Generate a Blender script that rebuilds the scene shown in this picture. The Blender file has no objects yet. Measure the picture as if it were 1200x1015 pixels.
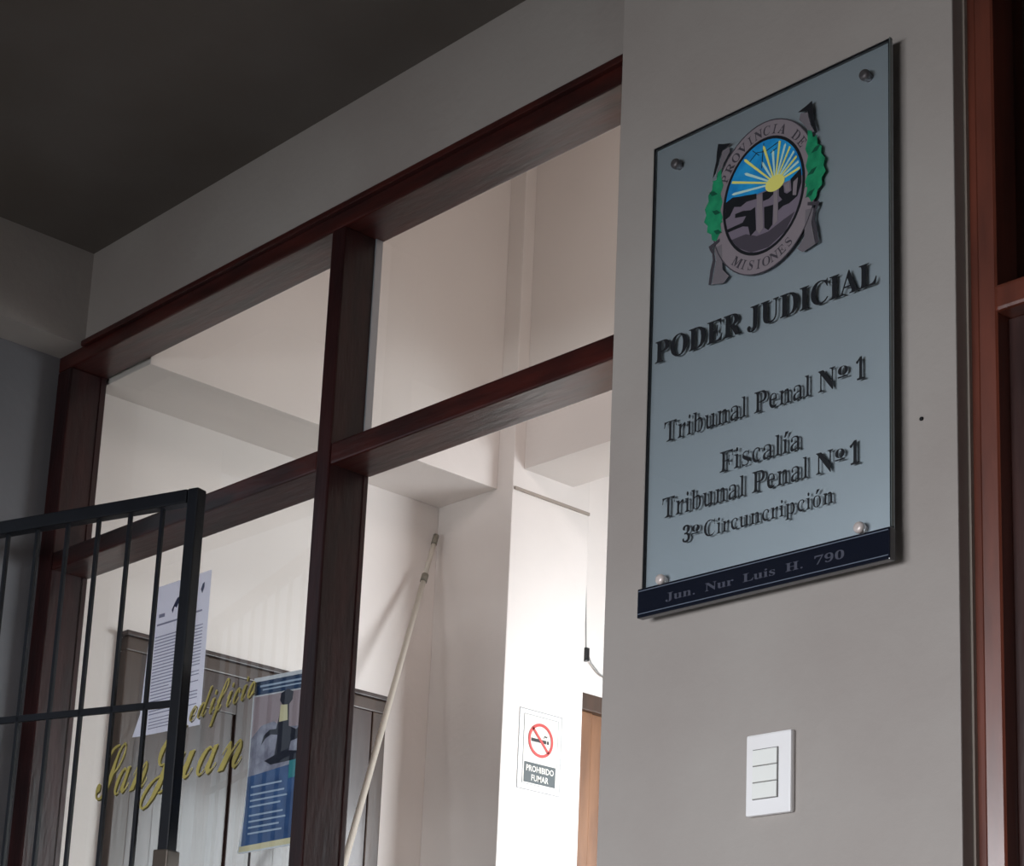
import bpy, bmesh, math, random
from mathutils import Matrix, Vector
random.seed(7)
C = bpy.context.scene.collection
SC = bpy.context.scene

# ------------------------------------------------------------------ camera
cam_data = bpy.data.cameras.new('camera')
cam_data.sensor_fit = 'HORIZONTAL'; cam_data.sensor_width = 36.0
cam_data.lens = 2306.53 / 1200 * 36.0
cam_data.shift_x = (600 - 452.33) / 1200
cam_data.shift_y = (815.66 - 507.5) / 1200
cam_data.clip_start = 0.05
cam = bpy.data.objects.new('camera', cam_data); C.objects.link(cam)
cam.matrix_world = (Matrix.Translation((0, 0, 0.85))
                    @ Matrix.Rotation(math.radians(50.4847), 4, 'Z')
                    @ Matrix.Rotation(math.radians(90 + 13.808), 4, 'X')
                    @ Matrix.Rotation(math.radians(3.399), 4, 'Z'))
SC.camera = cam

# ------------------------------------------------------------------ light
world = bpy.data.worlds.new('overcast_sky'); SC.world = world
world.use_nodes = True
wb = world.node_tree.nodes['Background']
wb.inputs['Color'].default_value = (0.78, 0.88, 1.0, 1)
wb.inputs['Strength'].default_value = 0.42

def area_light(name, loc, direction, sx, sy, power, color):
    l = bpy.data.lights.new(name, 'AREA'); l.shape = 'RECTANGLE'
    l.size = sx; l.size_y = sy; l.energy = power; l.color = color
    o = bpy.data.objects.new(name, l); C.objects.link(o)
    o.location = loc
    o.rotation_euler = Vector(direction).to_track_quat('-Z', 'Y').to_euler()
    return o
# daylight that comes in through the street doorway behind the visitor, and through the inner room's window
area_light('street_daylight', (-1.7, -4.0, 1.4), (0.0, 1, 0.0), 3.0, 2.4, 405, (0.93, 0.96, 1.0))
inner = area_light('inner_daylight', (-1.52, 4.75, 1.65), (-1, -0.12, -0.40), 1.6, 1.25, 86, (0.90, 0.96, 1.0))
inner.data.spread = math.radians(118)
# added fill light, no real lamp: brightens the inner walls facing the hall
area_light('inner_fill_light', (-2.3, 2.33, 3.3), (-0.2, 1, -0.9), 1.0, 0.2, 9.5, (1.0, 0.92, 0.90))
SC.view_settings.view_transform = 'Standard'
SC.view_settings.look = 'None'
SC.view_settings.exposure = 0.0
SC.view_settings.gamma = 1.0
SC.view_settings.use_curve_mapping = False

# ------------------------------------------------------------------ materials
def new_mat(name):
    m = bpy.data.materials.new(name); m.use_nodes = True
    return m, m.node_tree.nodes, m.node_tree.links, m.node_tree.nodes['Principled BSDF']

def srgb(r, g, b):
    f = lambda c: (c / 255 / 12.92) if c / 255 <= 0.04045 else ((c / 255 + 0.055) / 1.055) ** 2.4
    return (f(r), f(g), f(b), 1)

def plain(name, col, rough=0.5, metal=0.0, coat=0.0, spec=0.5):
    m, n, l, p = new_mat(name)
    p.inputs['Base Color'].default_value = col
    p.inputs['Roughness'].default_value = rough
    p.inputs['Metallic'].default_value = metal
    p.inputs['Coat Weight'].default_value = coat
    p.inputs['Specular IOR Level'].default_value = spec
    return m

def mottled(name, c1, c2, scale, rough=0.6, bump=0.0, bscale=60, coat=0.0, stretch=(1, 1, 1), metal=0.0, spec=0.5, lo=0.35, hi=0.65):
    m, n, l, p = new_mat(name)
    tc = n.new('ShaderNodeTexCoord'); mp = n.new('ShaderNodeMapping'); mp.inputs['Scale'].default_value = stretch
    l.new(tc.outputs['Object'], mp.inputs['Vector'])
    nz = n.new('ShaderNodeTexNoise'); nz.inputs['Scale'].default_value = scale; nz.inputs['Detail'].default_value = 6
    l.new(mp.outputs['Vector'], nz.inputs['Vector'])
    cr = n.new('ShaderNodeValToRGB')
    cr.color_ramp.elements[0].position = lo; cr.color_ramp.elements[0].color = c1
    cr.color_ramp.elements[1].position = hi; cr.color_ramp.elements[1].color = c2
    l.new(nz.outputs['Fac'], cr.inputs['Fac']); l.new(cr.outputs['Color'], p.inputs['Base Color'])
    p.inputs['Roughness'].default_value = rough; p.inputs['Coat Weight'].default_value = coat
    p.inputs['Coat Roughness'].default_value = 0.12
    p.inputs['Metallic'].default_value = metal
    p.inputs['Specular IOR Level'].default_value = spec
    if bump:
        nb = n.new('ShaderNodeTexNoise'); nb.inputs['Scale'].default_value = bscale; nb.inputs['Detail'].default_value = 5
        l.new(mp.outputs['Vector'], nb.inputs['Vector'])
        bn = n.new('ShaderNodeBump'); bn.inputs['Strength'].default_value = bump; bn.inputs['Distance'].default_value = 0.004
        l.new(nb.outputs['Fac'], bn.inputs['Height']); l.new(bn.outputs['Normal'], p.inputs['Normal'])
    return m

def pane_glass(name, tint, gain):
    # thin clear pane: what is behind shows through, the outer face reflects by Fresnel
    m, n, l, p = new_mat(name); n.remove(p)
    out = n['Material Output']
    tr = n.new('ShaderNodeBsdfTransparent'); tr.inputs['Color'].default_value = tint
    gl = n.new('ShaderNodeBsdfGlossy'); gl.inputs['Roughness'].default_value = 0.0
    fr = n.new('ShaderNodeFresnel'); fr.inputs['IOR'].default_value = 1.5
    ge = n.new('ShaderNodeNewGeometry')
    a = n.new('ShaderNodeMath'); a.operation = 'SUBTRACT'; a.inputs[0].default_value = 1.0
    l.new(ge.outputs['Backfacing'], a.inputs[1])
    b = n.new('ShaderNodeMath'); b.operation = 'MULTIPLY'; l.new(fr.outputs['Fac'], b.inputs[0]); l.new(a.outputs[0], b.inputs[1])
    c = n.new('ShaderNodeMath'); c.operation = 'MULTIPLY'; c.inputs[1].default_value = gain; c.use_clamp = True
    l.new(b.outputs[0], c.inputs[0])
    mx = n.new('ShaderNodeMixShader'); l.new(c.outputs[0], mx.inputs['Fac'])
    l.new(tr.outputs[0], mx.inputs[1]); l.new(gl.outputs[0], mx.inputs[2])
    l.new(mx.outputs[0], out.inputs['Surface'])
    return m

M = {}
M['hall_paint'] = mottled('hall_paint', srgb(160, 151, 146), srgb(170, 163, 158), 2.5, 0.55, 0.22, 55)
M['left_paint'] = mottled('shaded_grey_paint', srgb(114, 113, 117), srgb(122, 121, 125), 2.5, 0.6, 0.2, 50)  # shade put into the colour: offsets street light grazing the left wall
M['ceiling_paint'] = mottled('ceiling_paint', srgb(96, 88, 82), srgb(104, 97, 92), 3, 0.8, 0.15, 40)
M['inner_paint'] = mottled('inner_paint', srgb(228, 220, 215), srgb(236, 228, 223), 2, 0.6, 0.15, 45)
M['floor'] = mottled('floor_tiles', srgb(122, 118, 112), srgb(140, 136, 130), 6, 0.4, 0.1)
M['wood'] = mottled('dark_varnished_wood', srgb(32, 13, 15), srgb(52, 21, 21), 5, 0.4, 0.25, 12, coat=0.1, stretch=(6, 6, 1.2), spec=0.35)
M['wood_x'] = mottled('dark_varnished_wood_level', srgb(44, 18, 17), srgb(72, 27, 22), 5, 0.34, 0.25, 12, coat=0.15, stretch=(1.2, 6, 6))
M['wood_brown'] = mottled('reddish_wood', srgb(88, 42, 30), srgb(114, 56, 40), 5, 0.3, 0.12, 12, coat=1.0, stretch=(7, 7, 1), spec=0.7)
M['wood_brown'].node_tree.nodes['Principled BSDF'].inputs['Coat Roughness'].default_value = 0.32
M['leaf_dark'] = mottled('dark_door_leaf', srgb(44, 22, 20), srgb(60, 32, 28), 5, 0.45, 0.2, 12, coat=0.1, stretch=(6, 6, 1))
M['door_wood'] = mottled('inner_door_wood', srgb(44, 28, 24), srgb(60, 40, 35), 4, 0.4, 0.2, 10, coat=0.2, stretch=(6, 6, 1))
M['door_frame'] = mottled('inner_door_frame_wood', srgb(54, 38, 28), srgb(70, 50, 38), 4, 0.4, 0.2, 10, coat=0.2, stretch=(6, 6, 1))
M['tan_door'] = mottled('tan_door_wood', srgb(104, 68, 42), srgb(126, 86, 56), 4, 0.45, 0.15, 10, stretch=(6, 6, 1))
M['glass'] = pane_glass('clear_glass', (0.96, 0.97, 0.965, 1), 1.25)
M['acrylic'] = pane_glass('clear_acrylic', (0.97, 0.98, 0.98, 1), 1.3)
M['bead'] = plain('grey_glazing_bead', srgb(176, 180, 186), 0.3, 0.5)
M['caulk'] = plain('pale_filler', srgb(160, 148, 138), 0.7)
M['iron'] = mottled('black_painted_iron', srgb(10, 12, 20), srgb(15, 18, 27), 20, 0.5, 0.1, 80, spec=0.3)
M['lock'] = plain('brown_grey_lock_metal', srgb(84, 74, 66), 0.4, 0.4)
M['plate'] = mottled('satin_silver_plate', srgb(220, 231, 240), srgb(226, 237, 246), 3, 0.45, 0.0, metal=0.92)
M['black'] = plain('black_enamel', srgb(14, 15, 20), 0.35)
M['ink'] = plain('black_vinyl', srgb(20, 22, 28), 0.45)
M['navy'] = plain('dark_blue_acrylic', srgb(22, 26, 38), 0.15, coat=0.5)
M['edge'] = plain('smoky_sheet_edge', srgb(112, 120, 120), 0.3)
M['navy_edge'] = plain('polished_acrylic_edge', srgb(104, 112, 126), 0.3)
M['faint'] = plain('dull_engraving', srgb(66, 68, 82), 0.5)
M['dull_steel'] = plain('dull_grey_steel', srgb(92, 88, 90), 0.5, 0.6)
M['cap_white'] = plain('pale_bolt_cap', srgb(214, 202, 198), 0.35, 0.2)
M['steel'] = plain('polished_steel', srgb(205, 196, 190), 0.22, 1.0)
M['white_plastic'] = mottled('white_plastic', srgb(246, 243, 243), srgb(250, 248, 250), 8, 0.4)
M['key_plastic'] = plain('switch_key_plastic', srgb(246, 246, 242), 0.35)
M['seam'] = plain('shadow_seam_plastic', srgb(120, 118, 116), 0.7)
M['sky_blue'] = mottled('enamel_blue', srgb(24, 120, 190), srgb(40, 160, 220), 30, 0.35)
M['yellow'] = plain('enamel_yellow', srgb(232, 226, 120), 0.4)
M['pale_ray'] = plain('enamel_pale_yellow', srgb(190, 224, 214), 0.4)
M['green'] = mottled('enamel_green', srgb(20, 120, 84), srgb(36, 150, 104), 60, 0.4)
M['green_dark'] = plain('enamel_dark_green', srgb(14, 82, 60), 0.4)
M['stone'] = plain('enamel_grey_violet', srgb(118, 108, 122), 0.45)
M['ground'] = plain('enamel_dark_grey', srgb(70, 64, 74), 0.45)
M['mauve'] = plain('enamel_mauve_grey', srgb(134, 124, 130), 0.45)
M['scroll'] = plain('enamel_scroll_grey', srgb(112, 106, 112), 0.5)
M['sketch'] = plain('thin_grey_line', srgb(62, 58, 66), 0.5)
def backlit(name, col, k=0.55):
    m, n, l, p = new_mat(name)
    p.inputs['Base Color'].default_value = col; p.inputs['Roughness'].default_value = 0.6
    t = n.new('ShaderNodeBsdfTranslucent'); t.inputs['Color'].default_value = col
    x = n.new('ShaderNodeMixShader'); x.inputs['Fac'].default_value = k
    l.new(p.outputs[0], x.inputs[1]); l.new(t.outputs[0], x.inputs[2]); l.new(x.outputs[0], n['Material Output'].inputs['Surface'])
    return m
M['paper'] = backlit('white_paper', srgb(240, 241, 252), 0.8)
M['print_grey'] = plain('printed_grey', srgb(150, 150, 176), 0.7)
M['print_dark'] = plain('printed_dark_blue', srgb(40, 46, 84), 0.7)
M['p_navy'] = plain('print_navy', srgb(40, 66, 104), 0.4)
M['p_band'] = plain('print_light_band', srgb(170, 188, 212), 0.4)
M['p_pink'] = backlit('print_pink_grey', srgb(206, 190, 196))
M['p_grey'] = mottled('print_grey_violet', srgb(110, 108, 130), srgb(176, 178, 196), 25, 0.4)
M['p_dark'] = plain('print_charcoal', srgb(34, 36, 52), 0.4)
M['p_blue'] = mottled('print_blue', srgb(44, 74, 122), srgb(64, 98, 150), 20, 0.4)
M['p_cream'] = plain('print_cream', srgb(224, 214, 176), 0.4)
M['p_teal'] = plain('print_teal', srgb(60, 140, 150), 0.4)
M['p_white'] = backlit('print_white', srgb(230, 234, 240))
M['gold'] = plain('gold_vinyl', srgb(204, 188, 108), 0.45)
M['gold_dark'] = plain('dark_gold_edge', srgb(88, 78, 40), 0.5)
M['red'] = plain('sign_red', srgb(196, 62, 58), 0.5)
M['charcoal'] = plain('sign_charcoal', srgb(70, 78, 80), 0.5)
M['sign_white'] = plain('sign_white', srgb(232, 226, 216), 0.4)
M['pole'] = plain('ivory_painted_pole', srgb(196, 188, 176), 0.4)
M['grey_collar'] = plain('grey_collar', srgb(126, 120, 108), 0.5)
M['cable'] = plain('grey_cable', srgb(150, 150, 148), 0.5)
M['exterior'] = mottled('street_paving', srgb(120, 120, 116), srgb(140, 140, 136), 4, 0.8)

# ------------------------------------------------------------------ helpers
def link(name, mesh, mat, parent=None):
    o = bpy.data.objects.new(name, mesh); C.objects.link(o)
    if mat is not None: mesh.materials.append(mat)
    if parent is not None: o.parent = parent
    return o

def add_box(bm, a, b, bev=0.0):
    lo = [min(a[i], b[i]) for i in range(3)]; hi = [max(a[i], b[i]) for i in range(3)]
    ret = bmesh.ops.create_cube(bm, size=1.0)
    vs = ret['verts']
    for v in vs:
        v.co = Vector([lo[i] + (v.co[i] + 0.5) * (hi[i] - lo[i]) for i in range(3)])
    if bev:
        es = list({e for v in vs for e in v.link_edges})
        bmesh.ops.bevel(bm, geom=es, offset=bev, segments=2, profile=0.6, affect='EDGES')

def mesh_of(bm, name):
    me = bpy.data.meshes.new(name); bmesh.ops.recalc_face_normals(bm, faces=bm.faces); bm.to_mesh(me); bm.free()
    return me

def box(name, a, b, mat, parent=None, bev=0.0, extra=()):
    bm = bmesh.new(); add_box(bm, a, b, bev)
    for (c, d) in extra: add_box(bm, c, d, bev)
    return link(name, mesh_of(bm, name), mat, parent)

def structure(o):
    o['kind'] = 'structure'; return o

def empty(name, loc):
    o = bpy.data.objects.new(name, None); C.objects.link(o); o.location = loc; o.empty_display_size = 0.05
    return o

def tag(o, label, cat, group=None):
    o['label'] = label; o['category'] = cat
    if group: o['group'] = group
    return o

def child(o, parent):
    """parent keeping world placement (parent empties are never rotated)"""
    o.parent = parent
    p = parent; off = Vector((0, 0, 0))
    while p is not None:
        off += p.location
        p = p.parent
    o.location = o.location - off
    return o

def tube(name, pts, r0, r1, mat, parent=None, seg=14):
    bm = bmesh.new(); n = len(pts); rings = []
    for i, p in enumerate(pts):
        p = Vector(p)
        d = (Vector(pts[min(i + 1, n - 1)]) - Vector(pts[max(i - 1, 0)])).normalized()
        s = d.cross(Vector((0.3, 0.9, 0.1))).normalized(); t = d.cross(s)
        r = r0 + (r1 - r0) * i / (n - 1)
        rings.append([bm.verts.new(p + (s * math.cos(2 * math.pi * k / seg) + t * math.sin(2 * math.pi * k / seg)) * r) for k in range(seg)])
    for i in range(n - 1):
        for k in range(seg):
            f = bm.faces.new((rings[i][k], rings[i][(k + 1) % seg], rings[i + 1][(k + 1) % seg], rings[i + 1][k])); f.smooth = True
    bm.faces.new(rings[0]); bm.faces.new(rings[-1])
    return link(name, mesh_of(bm, name), mat, parent)

def lathe(name, prof, loc, axis, mat, parent=None, seg=24):
    """prof: (radius, height) list along axis"""
    bm = bmesh.new(); q = Vector(axis).to_track_quat('Z', 'Y'); rings = []
    for r, h in prof:
        rings.append([bm.verts.new(q @ Vector((r * math.cos(2 * math.pi * k / seg), r * math.sin(2 * math.pi * k / seg), h)) + Vector(loc)) for k in range(seg)])
    for i in range(len(prof) - 1):
        for k in range(seg):
            f = bm.faces.new((rings[i][k], rings[i][(k + 1) % seg], rings[i + 1][(k + 1) % seg], rings[i + 1][k])); f.smooth = True
    bm.faces.new(rings[0]); bm.faces.new(rings[-1])
    return link(name, mesh_of(bm, name), mat, parent)

AX = {'front': ((1, 0, 0), (0, 0, 1), (0, -1, 0)),   # faces the hall (-y)
      'side': ((0, 1, 0), (0, 0, 1), (1, 0, 0))}      # faces +x

def flat(name, loops, origin, face, mat, parent=None, th=0.0006, thin=0.0):
    """closed outlines (holes by even-odd), given in metres in the plane of a wall, as a thin solid"""
    cu = bpy.data.curves.new(name, 'CURVE'); cu.dimensions = '2D'; cu.fill_mode = 'BOTH'; cu.extrude = th / 2; cu.offset = -thin
    for lp in loops:
        sp = cu.splines.new('POLY'); sp.points.add(len(lp) - 1)
        for i, (x, y) in enumerate(lp): sp.points[i].co = (x, y, 0, 1)
        sp.use_cyclic_u = True
    tmp = bpy.data.objects.new(name, cu); C.objects.link(tmp)
    dg = bpy.context.evaluated_depsgraph_get()
    me = bpy.data.meshes.new_from_object(tmp.evaluated_get(dg))
    bpy.data.objects.remove(tmp); bpy.data.curves.remove(cu)
    u, v, n = (Vector(a) for a in AX[face])
    o0 = Vector(origin)
    for vt in me.vertices:
        c = vt.co.copy(); vt.co = o0 + u * c.x + v * c.y + n * (c.z + th / 2)
    me.materials.clear()
    me.update()
    return link(name, me, mat, parent)

def ell(rx, rz, cx=0, cz=0, n=56, a0=0, a1=360):
    full = abs(a1 - a0) >= 360
    k = n if full else n + 1
    return [(cx + rx * math.cos(math.radians(a0 + (a1 - a0) * i / n)), cz + rz * math.sin(math.radians(a0 + (a1 - a0) * i / n))) for i in range(k)]

def rect(x0, z0, x1, z1): return [(x0, z0), (x1, z0), (x1, z1), (x0, z1)]

def stroke(pts, w):
    """a thin ribbon outline along a polyline"""
    L = []; R = []
    for i, p in enumerate(pts):
        a = Vector(pts[max(i - 1, 0)]); b = Vector(pts[min(i + 1, len(pts) - 1)])
        d = (b - a); d = d.normalized() if d.length else Vector((1, 0))
        nn = Vector((-d.y, d.x)) * w / 2
        L.append((p[0] + nn.x, p[1] + nn.y)); R.append((p[0] - nn.x, p[1] - nn.y))
    return L + R[::-1]

GLY = {
    'poder': '15,0 15,17 62,32 75,81 75,379 62,424 16,439 16,455 214,455 265,454 306,449 336,440 366,422 390,398 404,367 409,332 398,280 367,240 334,221 292,209 242,206 182,206 182,81 194,32 242,17 242,0;182,230 201,230 244,235 272,253 287,283 292,329 288,375 275,406 252,425 216,431 189,424 182,398;678,-11 630,-6 586,7 512,58 484,93 463,134 450,179 445,228 450,276 463,321 484,362 512,397 547,426 588,448 633,462 683,466 731,462 775,448 849,399 898,323 912,277 916,228 912,179 898,134 877,93 848,58 773,7 727,-6;682,12 746,36 784,108 797,228 794,293 783,346 765,389 727,430 678,443 614,419 576,347 563,228 566,163 577,109 595,67 633,26;963,0 963,17 1006,30 1017,75 1017,374 1014,407 1004,426 958,439 958,455 1165,455 1239,449 1300,429 1348,396 1383,351 1404,295 1411,228 1384,101 1304,25 1171,0;1165,24 1222,37 1262,75 1280,115 1290,166 1293,229 1279,342 1237,410 1166,433 1133,423 1125,385 1125,72 1133,34;1453,0 1453,17 1483,20 1501,30 1511,48 1514,78 1514,369 1510,405 1501,425 1483,435 1455,439 1455,455 1837,455 1837,320 1822,320 1807,373 1779,406 1734,424 1670,430 1638,428 1625,417 1621,388 1621,246 1632,246 1671,252 1698,269 1715,300 1727,345 1743,345 1743,118 1726,118 1712,181 1679,213 1624,222 1621,222 1621,67 1631,35 1669,28 1752,39 1809,75 1850,143 1868,143 1841,0;1896,0 1896,17 1943,32 1955,81 1955,379 1943,424 1897,439 1897,455 2097,455 2159,452 2209,442 2248,426 2285,388 2298,334 2286,285 2252,248 2195,224 2312,50 2333,26 2359,17 2361,0 2219,0 2082,212 2062,212 2062,81 2075,32 2122,17 2122,0;2062,234 2084,234 2129,240 2160,258 2178,290 2184,336 2175,389 2149,421 2105,431 2070,422 2062,385;2637,-65 2579,-54 2539,-22 2525,23 2539,61 2572,75 2607,62 2621,28 2612,-1 2604,-19 2611,-35 2633,-40 2654,-36 2667,-25 2676,21 2676,367 2670,409 2650,430 2607,439 2607,455 2842,455 2842,439 2805,431 2787,411 2783,367 2783,89 2767,3 2718,-48;3106,-13 3050,-8 3006,6 2972,29 2950,61 2936,103 2931,155 2931,379 2919,424 2873,439 2873,455 3099,455 3099,439 3061,432 3043,415 3039,379 3039,140 3045,88 3061,51 3091,29 3133,22 3198,37 3237,83 3251,159 3251,378 3238,423 3187,439 3187,455 3332,455 3332,439 3291,421 3281,378 3281,181 3276,118 3262,69 3238,32 3204,7 3160,-8;3371,0 3371,17 3413,30 3424,75 3424,374 3421,407 3411,426 3365,439 3365,455 3572,455 3646,449 3708,429 3756,396 3791,351 3812,295 3819,228 3792,101 3712,25 3579,0;3573,24 3630,37 3670,75 3687,115 3698,166 3701,229 3687,342 3644,410 3574,433 3540,423 3533,385 3533,72 3540,34;3860,0 3860,17 3907,32 3918,49 3921,75 3921,387 3909,427 3860,439 3860,455 4091,455 4091,439 4042,427 4032,412 4029,387 4029,77 4034,44 4052,26 4092,17 4092,0;4363,-11 4320,-7 4281,3 4244,20 4198,56 4163,104 4146,142 4136,184 4133,228 4136,273 4146,314 4163,351 4198,399 4245,435 4282,452 4322,462 4366,465 4416,459 4474,440 4494,435 4515,443 4526,465 4543,465 4543,308 4527,308 4499,364 4463,407 4420,434 4372,443 4305,419 4264,347 4251,226 4265,114 4310,46 4385,24 4425,29 4465,45 4502,71 4535,106 4554,89 4502,33 4439,0;4588,0 4588,17 4636,32 4647,49 4650,75 4650,387 4638,427 4588,439 4588,455 4819,455 4819,439 4771,427 4761,412 4758,387 4758,77 4762,44 4781,26 4821,17 4821,0;4827,0 4827,18 4859,30 4884,75 5042,466 5060,465 5220,87 5246,34 5260,22 5279,18 5279,0 5064,0 5064,18 5105,25 5119,46 5108,81 5088,132 4939,132 4914,71 4911,59 4910,48 4922,26 4959,18 4963,18 4963,0;4949,161 5077,161 5012,319;5287,0 5287,17 5334,32 5347,81 5347,379 5334,425 5288,439 5288,455 5522,455 5522,439 5480,434 5460,416 5454,379 5454,83 5457,47 5472,31 5506,28 5587,40 5617,56 5642,80 5681,154 5699,154 5674,0',
    'trib': '92,0 92,17 123,21 142,31 152,50 156,81 156,433 149,433 102,426 65,403 41,367 29,318 11,318 11,455 410,455 410,317 394,317 375,382 333,420 269,433 263,433 263,81 267,49 276,30 296,21 328,17 328,0;441,0 441,16 468,26 475,56 475,252 469,285 443,293 444,310 569,310 569,252 610,301 656,318 681,315 698,304 713,266 701,234 671,222 645,231 630,250 612,260 585,241 572,192 572,56 582,25 621,16 621,0;811,362 775,376 761,412 775,449 811,463 847,449 862,412 847,376;729,0 729,16 756,26 763,56 763,252 757,285 731,293 731,310 859,310 859,56 865,26 891,16 891,0;952,-11 952,388 945,428 917,439 917,455 1047,455 1047,279 1084,308 1130,318 1163,313 1192,299 1217,276 1235,245 1251,166 1246,118 1231,75 1209,40 1178,13 1142,-4 1101,-10 1056,-1 1013,28 962,-11;1091,14 1121,23 1140,49 1154,160 1150,213 1140,251 1121,273 1093,280 1064,270 1047,242 1047,69 1058,28;1400,-10 1361,-3 1334,17 1320,51 1315,97 1315,248 1309,282 1281,294 1281,310 1411,310 1411,74 1420,46 1446,36 1474,43 1498,66 1498,248 1490,283 1459,294 1459,310 1593,310 1593,70 1600,39 1629,30 1629,13 1590,10 1546,3 1498,-10 1498,40 1455,3;1662,0 1662,16 1689,26 1696,56 1696,253 1690,284 1663,294 1663,310 1792,310 1792,267 1834,306 1887,318 1936,306 1965,271 1974,212 1974,56 1981,26 2007,16 2007,0 1846,0 1846,16 1851,16 1872,26 1879,56 1879,217 1873,258 1863,268 1847,271 1817,262 1792,235 1792,56 1798,26 1824,16 1824,0;2279,-10 2241,1 2225,35 2176,2 2120,-9 2089,-4 2065,11 2050,34 2045,63 2056,104 2088,136 2123,155 2168,173 2224,190 2224,241 2212,282 2173,296 2140,290 2129,274 2138,257 2148,231 2135,202 2102,191 2070,203 2058,236 2074,278 2120,308 2187,318 2248,312 2288,292 2310,259 2318,210 2318,62 2320,40 2329,34 2345,42 2354,28 2319,-1;2176,34 2199,41 2224,63 2224,169 2163,139 2143,84 2151,46;2387,0 2387,16 2414,26 2421,56 2421,398 2416,429 2389,439 2389,455 2517,455 2517,56 2523,26 2549,16 2549,0;2758,0 2758,17 2805,32 2817,81 2817,379 2805,424 2759,439 2759,455 2956,455 3008,454 3049,449 3079,440 3109,422 3132,398 3147,367 3152,332 3141,280 3109,240 3077,221 3035,209 2985,206 2925,206 2925,81 2937,32 2985,17 2985,0;2925,230 2944,230 2987,235 3014,253 3030,283 3035,329 3031,375 3018,406 2995,425 2959,431 2932,424 2925,398;3314,-10 3278,-5 3245,10 3218,35 3197,69 3184,109 3180,157 3185,201 3198,240 3220,273 3247,298 3281,313 3318,318 3369,309 3409,280 3435,234 3443,173 3443,166 3277,166 3287,97 3315,56 3360,42 3397,53 3430,86 3445,73 3409,27 3365,-1;3277,192 3362,192 3362,215 3354,277 3341,292 3322,297 3288,274 3277,203;3480,0 3480,16 3506,26 3514,56 3514,253 3507,284 3480,294 3480,310 3609,310 3609,267 3651,306 3704,318 3753,306 3782,271 3792,212 3792,56 3799,26 3825,16 3825,0 3664,0 3664,16 3668,16 3689,26 3696,56 3696,217 3690,258 3681,268 3664,271 3635,262 3609,235 3609,56 3616,26 3641,16 3641,0;4097,-10 4058,1 4042,35 3993,2 3938,-9 3906,-4 3882,11 3867,34 3862,63 3873,104 3906,136 3940,155 3985,173 4041,190 4041,241 4029,282 3990,296 3957,290 3946,274 3956,257 3965,231 3952,202 3919,191 3887,203 3875,236 3892,278 3937,308 4004,318 4065,312 4105,292 4128,259 4135,210 4135,62 4137,40 4146,34 4163,42 4171,28 4136,-1;3993,34 4016,41 4041,63 4041,169 3981,139 3960,84 3969,46;4204,0 4204,16 4231,26 4238,56 4238,398 4233,429 4206,439 4206,455 4334,455 4334,56 4340,26 4366,16 4366,0;4963,-11 4667,350 4667,79 4679,31 4727,17 4727,0 4578,0 4578,17 4614,23 4631,41 4636,79 4636,388 4596,433 4578,439 4578,455 4717,455 4951,169 4951,377 4946,414 4929,431 4891,439 4891,455 5040,455 5040,439 4993,425 4982,377 4982,-11',
    'one': '65,0 65,36 120,36 146,45 154,79 154,416 108,365 67,346 40,359 28,396 74,412 132,447 179,482 254,482 254,79 261,47 288,36 343,36 343,0',
    'fisc': '15,0 15,17 62,34 75,84 75,375 71,405 61,423 14,439 14,455 394,455 394,320 377,320 355,385 336,406 310,420 230,431 200,429 186,421 182,398 182,247 190,247 229,253 256,270 274,301 284,347 302,347 302,118 285,118 274,168 257,200 229,218 189,224 182,224 182,81 188,43 210,24 257,17 257,0;505,362 469,376 455,412 469,449 505,463 541,449 555,412 541,376;422,0 422,16 450,26 457,56 457,252 451,285 424,293 425,310 553,310 553,56 559,26 584,16 584,0;754,-10 689,6 676,9 662,4 653,-9 638,-9 638,105 655,105 669,68 689,39 715,21 743,15 781,27 794,58 785,84 758,105 709,130 657,169 644,193 639,220 646,259 667,291 700,312 743,319 768,316 801,308 809,306 815,305 833,319 846,319 846,222 831,222 799,277 776,291 752,296 719,286 707,259 718,232 749,212 794,189 844,151 856,127 860,95 852,51 830,18 797,-3;1046,-10 1010,-5 977,11 949,35 928,68 915,106 910,150 915,196 930,237 955,271 986,297 1024,313 1065,319 1108,314 1141,298 1161,275 1168,245 1157,215 1127,204 1097,216 1087,251 1087,261 1088,271 1081,290 1060,297 1028,285 1009,248 1003,187 1009,123 1028,76 1057,48 1095,38 1129,47 1162,72 1175,60 1139,21 1096,-2;1439,-10 1400,1 1384,35 1335,2 1279,-9 1248,-4 1224,11 1209,34 1204,63 1215,104 1247,136 1282,155 1327,173 1383,190 1383,241 1371,282 1332,296 1299,290 1288,274 1298,257 1307,231 1294,202 1261,191 1229,203 1217,236 1233,278 1279,308 1346,318 1407,312 1447,292 1469,259 1477,210 1477,62 1479,40 1488,34 1504,42 1513,28 1478,-1;1335,34 1358,41 1383,63 1383,169 1322,139 1302,84 1310,46;1546,0 1546,16 1573,26 1580,56 1580,398 1575,429 1548,439 1548,455 1676,455 1676,56 1682,26 1708,16 1708,0;1828,362 1792,376 1778,412 1792,449 1828,463 1864,449 1878,412 1864,376;1745,0 1745,16 1773,26 1780,56 1780,252 1774,285 1747,293 1748,310 1876,310 1876,56 1882,26 1907,16 1907,0;2180,-10 2141,1 2126,35 2077,2 2021,-9 1990,-4 1966,11 1951,34 1946,63 1956,104 1989,136 2023,155 2068,173 2124,190 2124,241 2112,282 2073,296 2040,290 2030,274 2039,257 2048,231 2035,202 2003,191 1970,203 1958,236 1975,278 2020,308 2087,318 2149,312 2189,292 2211,259 2218,210 2218,62 2220,40 2230,34 2246,42 2255,28 2219,-1;2077,34 2099,41 2124,63 2124,169 2064,139 2044,84 2052,46',
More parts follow.
